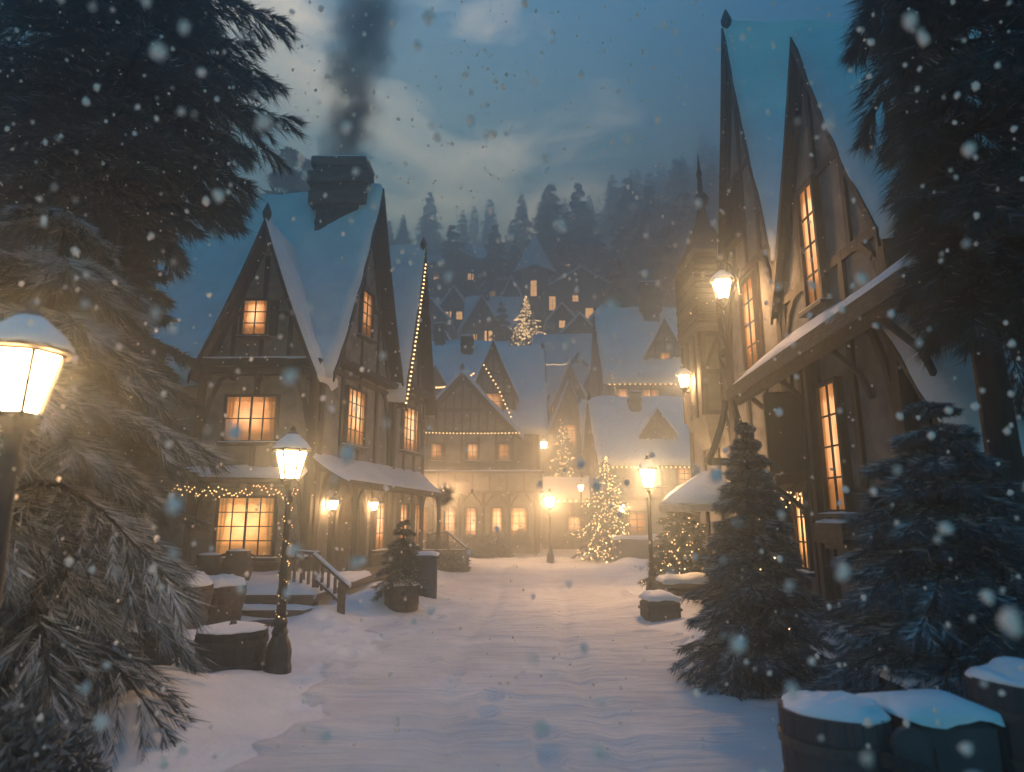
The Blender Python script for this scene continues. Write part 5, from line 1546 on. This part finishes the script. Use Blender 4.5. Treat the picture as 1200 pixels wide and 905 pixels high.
string_lights('row of warm bulbs along the eave of the steep-roofed house', [tuple(b1.FR.p(-.3, b1.prof(0, False)[1] - .02, .6)), tuple(b1.FR.p(8.3, b1.prof(0, False)[1] - .02, .6))], 26, .045)
string_lights('small warm bulbs along the front gable eave of the inn', [tuple(ig.F.p(-.3, 6.0, .5)), tuple(ig.F.p(5.6, 5.95, .5))], 34, .032, .05)
string_lights('warm bulbs swagged across the inn roof between its dormers', [tuple(W(503, 452, 33.2)), tuple(W(530, 450, 33.2)), tuple(W(556, 436, 33.2))], 22, .05, .1)
string_lights('warm bulbs down the right rake of the tall inn dormer', [tuple(W(566, 425, 32.8)), tuple(W(584, 455, 32.8)), tuple(W(600, 490, 32.8))], 14, .04)
string_lights('row of bulbs above the low stable', [tuple(cb3.FR.p(-.3, 2.7, .6)), tuple(cb3.FR.p(3.6, 2.7, .6))], 12, .06)
string_lights('bulbs draped over the wide smooth roof on the hillside', [tuple(W(634, 423, 55)), tuple(W(650, 426, 55)), tuple(W(668, 423, 55))], 12, .05, .2)
string_lights('bulbs strung down the lane left of the steep-roofed house', [tuple(W(716, 432, 41)), tuple(W(722, 460, 41)), tuple(W(712, 490, 41)), tuple(W(706, 515, 41))], 22, .03, .1)
string_lights('tangle of tiny lights on the right edge by the shed', [(5.0, 6.9, 1.05), (5.25, 6.9, 1.15), (5.6, 6.9, 1.0)], 30, .012, .03, drops=.12)
string_lights('tiny lights over the narrow door of the right house', [(4.45, 12.1, 2.42), (4.6, 11.6, 2.34), (4.95, 11.2, 2.45)], 34, .014, .06, drops=.3)
string_lights('bulbs along the eave of the manor on the hill', [tuple(W(640, 392, 84)), tuple(W(668, 396, 84)), tuple(W(700, 388, 84))], 16, .09, .2)

# ------------------------------------------------------------------ smoke
sc_ = Vector((-5.6, 19.75, 13.2))
mb = MB()
pts = []; rad = []
for i in range(13):
    t = i / 12
    pts.append(sc_ + Vector((0.15 * math.sin(3 * t) + 0.7 * t * t, 0.2 * t, -.05 + 11 * t))); rad.append(.8 + 2.3 * t ** 1.1 + .15 * math.sin(9 * t))
mb.tube(pts, rad, 18)
for v in mb.v: v += Vector((mnoise.noise(v * .9), mnoise.noise(v * .9 + Vector((7, 3, 1))), 0)) * .35 * min(1, max(0, (v.z - sc_.z) / 2))
sm = bpy.data.materials.new('smoke'); sm.use_nodes = True
n_, l_ = sm.node_tree.nodes, sm.node_tree.links; n_.clear()
oo = n_.new('ShaderNodeOutputMaterial'); vv = n_.new('ShaderNodeVolumePrincipled')
vv.inputs['Color'].default_value = (.34, .35, .38, 1); vv.inputs['Anisotropy'].default_value = .2
tcx = n_.new('ShaderNodeTexCoord'); nn = n_.new('ShaderNodeTexNoise'); nn.inputs['Scale'].default_value = .62; nn.inputs['Detail'].default_value = 4; nn.inputs['Distortion'].default_value = .6
l_.new(tcx.outputs['Object'], nn.inputs['Vector'])
mpr = n_.new('ShaderNodeMapRange'); mpr.inputs['From Min'].default_value = .24; mpr.inputs['From Max'].default_value = .72; mpr.inputs['To Min'].default_value = 0.0; mpr.inputs['To Max'].default_value = 1.0
l_.new(nn.outputs['Fac'], mpr.inputs['Value'])
# thins out upwards and towards its edge
sx = n_.new('ShaderNodeSeparateXYZ'); l_.new(tcx.outputs['Object'], sx.inputs['Vector'])
hz_ = n_.new('ShaderNodeMapRange'); hz_.inputs['From Min'].default_value = 0; hz_.inputs['From Max'].default_value = 10.8; hz_.inputs['To Min'].default_value = 1.35; hz_.inputs['To Max'].default_value = 0.0
l_.new(sx.outputs['Z'], hz_.inputs['Value'])
m1 = n_.new('ShaderNodeMath'); m1.operation = 'MULTIPLY'; l_.new(mpr.outputs['Result'], m1.inputs[0]); l_.new(hz_.outputs['Result'], m1.inputs[1])
# distance from the axis over the plume's radius
ax = n_.new('ShaderNodeMath'); ax.operation = 'MULTIPLY_ADD'; ax.inputs[1].default_value = -.08; l_.new(sx.outputs['Z'], ax.inputs[0]); l_.new(sx.outputs['X'], ax.inputs[2])
cx_ = n_.new('ShaderNodeCombineXYZ'); l_.new(ax.outputs[0], cx_.inputs['X']); l_.new(sx.outputs['Y'], cx_.inputs['Y'])
ln_ = n_.new('ShaderNodeVectorMath'); ln_.operation = 'LENGTH'; l_.new(cx_.outputs[0], ln_.inputs[0])
rz_ = n_.new('ShaderNodeMath'); rz_.operation = 'MULTIPLY_ADD'; rz_.inputs[1].default_value = .13; rz_.inputs[2].default_value = .85; l_.new(sx.outputs['Z'], rz_.inputs[0])
n2_ = n_.new('ShaderNodeTexNoise'); n2_.inputs['Scale'].default_value = .8; n2_.inputs['Detail'].default_value = 3; l_.new(tcx.outputs['Object'], n2_.inputs['Vector'])
wb_ = n_.new('ShaderNodeMath'); wb_.operation = 'MULTIPLY_ADD'; wb_.inputs[1].default_value = 2.6; l_.new(n2_.outputs['Fac'], wb_.inputs[0])
wo_ = n_.new('ShaderNodeMath'); wo_.operation = 'ADD'; wo_.inputs[1].default_value = -1.3; l_.new(ln_.outputs['Value'], wo_.inputs[0]); l_.new(wo_.outputs[0], wb_.inputs[2])
dv = n_.new('ShaderNodeMath'); dv.operation = 'DIVIDE'; l_.new(wb_.outputs[0], dv.inputs[0]); l_.new(rz_.outputs[0], dv.inputs[1])
ed = n_.new('ShaderNodeMapRange'); ed.interpolation_type = 'SMOOTHSTEP'; ed.inputs['From Min'].default_value = .0; ed.inputs['From Max'].default_value = 1.0; ed.inputs['To Min'].default_value = 1; ed.inputs['To Max'].default_value = 0
l_.new(dv.outputs[0], ed.inputs['Value'])
m2_ = n_.new('ShaderNodeMath'); m2_.operation = 'MULTIPLY'; l_.new(m1.outputs[0], m2_.inputs[0]); l_.new(ed.outputs['Result'], m2_.inputs[1])
m3_ = n_.new('ShaderNodeMath'); m3_.operation = 'MULTIPLY'; m3_.inputs[1].default_value = 2.6; l_.new(m2_.outputs[0], m3_.inputs[0])
l_.new(m3_.outputs[0], vv.inputs['Density']); l_.new(vv.outputs['Volume'], oo.inputs['Volume'])
for v in mb.v: v -= sc_
so = mb.build('smoke', sm); so.location = sc_
tag(so, kind='stuff')

# ------------------------------------------------------------------ falling snow
rng = np.random.default_rng(99)
def flakes(n, y0, y1, smin, smax, pw=1.0):
    y = y0 * (y1 / y0) ** (rng.random(n) ** pw)
    x = (rng.random(n) * 2 - 1) * y * .95
    z = CAMZ + (rng.random(n) * 1.5 - .52) * y
    s = smin * (smax / smin) ** rng.random(n)
    keep = z > .1
    return np.stack([x, y, z], -1)[keep], s[keep]
sets = [flakes(300, 1.0, 2.6, .008, .030), flakes(1100, 2.4, 7, .010, .034), flakes(2400, 7, 20, .012, .040), flakes(6500, 18, 60, .022, .07)]
FP = np.concatenate([a for a, b in sets]); FS = np.concatenate([b for a, b in sets])
# icosahedron
ph = (1 + 5 ** .5) / 2
iv = norm(np.array([(-1, ph, 0), (1, ph, 0), (-1, -ph, 0), (1, -ph, 0), (0, -1, ph), (0, 1, ph), (0, -1, -ph), (0, 1, -ph), (ph, 0, -1), (ph, 0, 1), (-ph, 0, -1), (-ph, 0, 1)]))
it = np.array([(0, 11, 5), (0, 5, 1), (0, 1, 7), (0, 7, 10), (0, 10, 11), (1, 5, 9), (5, 11, 4), (11, 10, 2), (10, 7, 6), (7, 1, 8), (3, 9, 4), (3, 4, 2), (3, 2, 6), (3, 6, 8), (3, 8, 9), (4, 9, 5), (2, 4, 11), (6, 2, 10), (8, 6, 7), (9, 8, 1)])
V = FP[:, None, :] + iv[None] * (FS[:, None, None] * .5) * (0.7 + .6 * rng.random((len(FP), 12, 1))) * np.array([1, 1, 1.25])
fm = bpy.data.materials.new('snowflake'); fm.use_nodes = True
pb_ = fm.node_tree.nodes['Principled BSDF']; pb_.inputs['Base Color'].default_value = (.97, .90, .80, 1); pb_.inputs['Roughness'].default_value = .9  # cream tint put into white flakes in place of warm lamplight
pb_.inputs['Specular IOR Level'].default_value = 0.1
# loose crystals let light through from behind
ft = fm.node_tree.nodes.new('ShaderNodeBsdfTranslucent'); ft.inputs['Color'].default_value = (.97, .93, .87, 1)
fx = fm.node_tree.nodes.new('ShaderNodeMixShader'); fx.inputs['Fac'].default_value = .5
fm.node_tree.links.new(pb_.outputs['BSDF'], fx.inputs[1]); fm.node_tree.links.new(ft.outputs['BSDF'], fx.inputs[2])
fm.node_tree.links.new(fx.outputs['Shader'], fm.node_tree.nodes['Material Output'].inputs['Surface'])
fo = link_mesh('snowflakes', tri_mesh('snowflakes', V[:, it, :].reshape(-1, 3, 3), np.zeros(len(FP) * 20)), None, [fm])
tag(fo, kind='stuff')
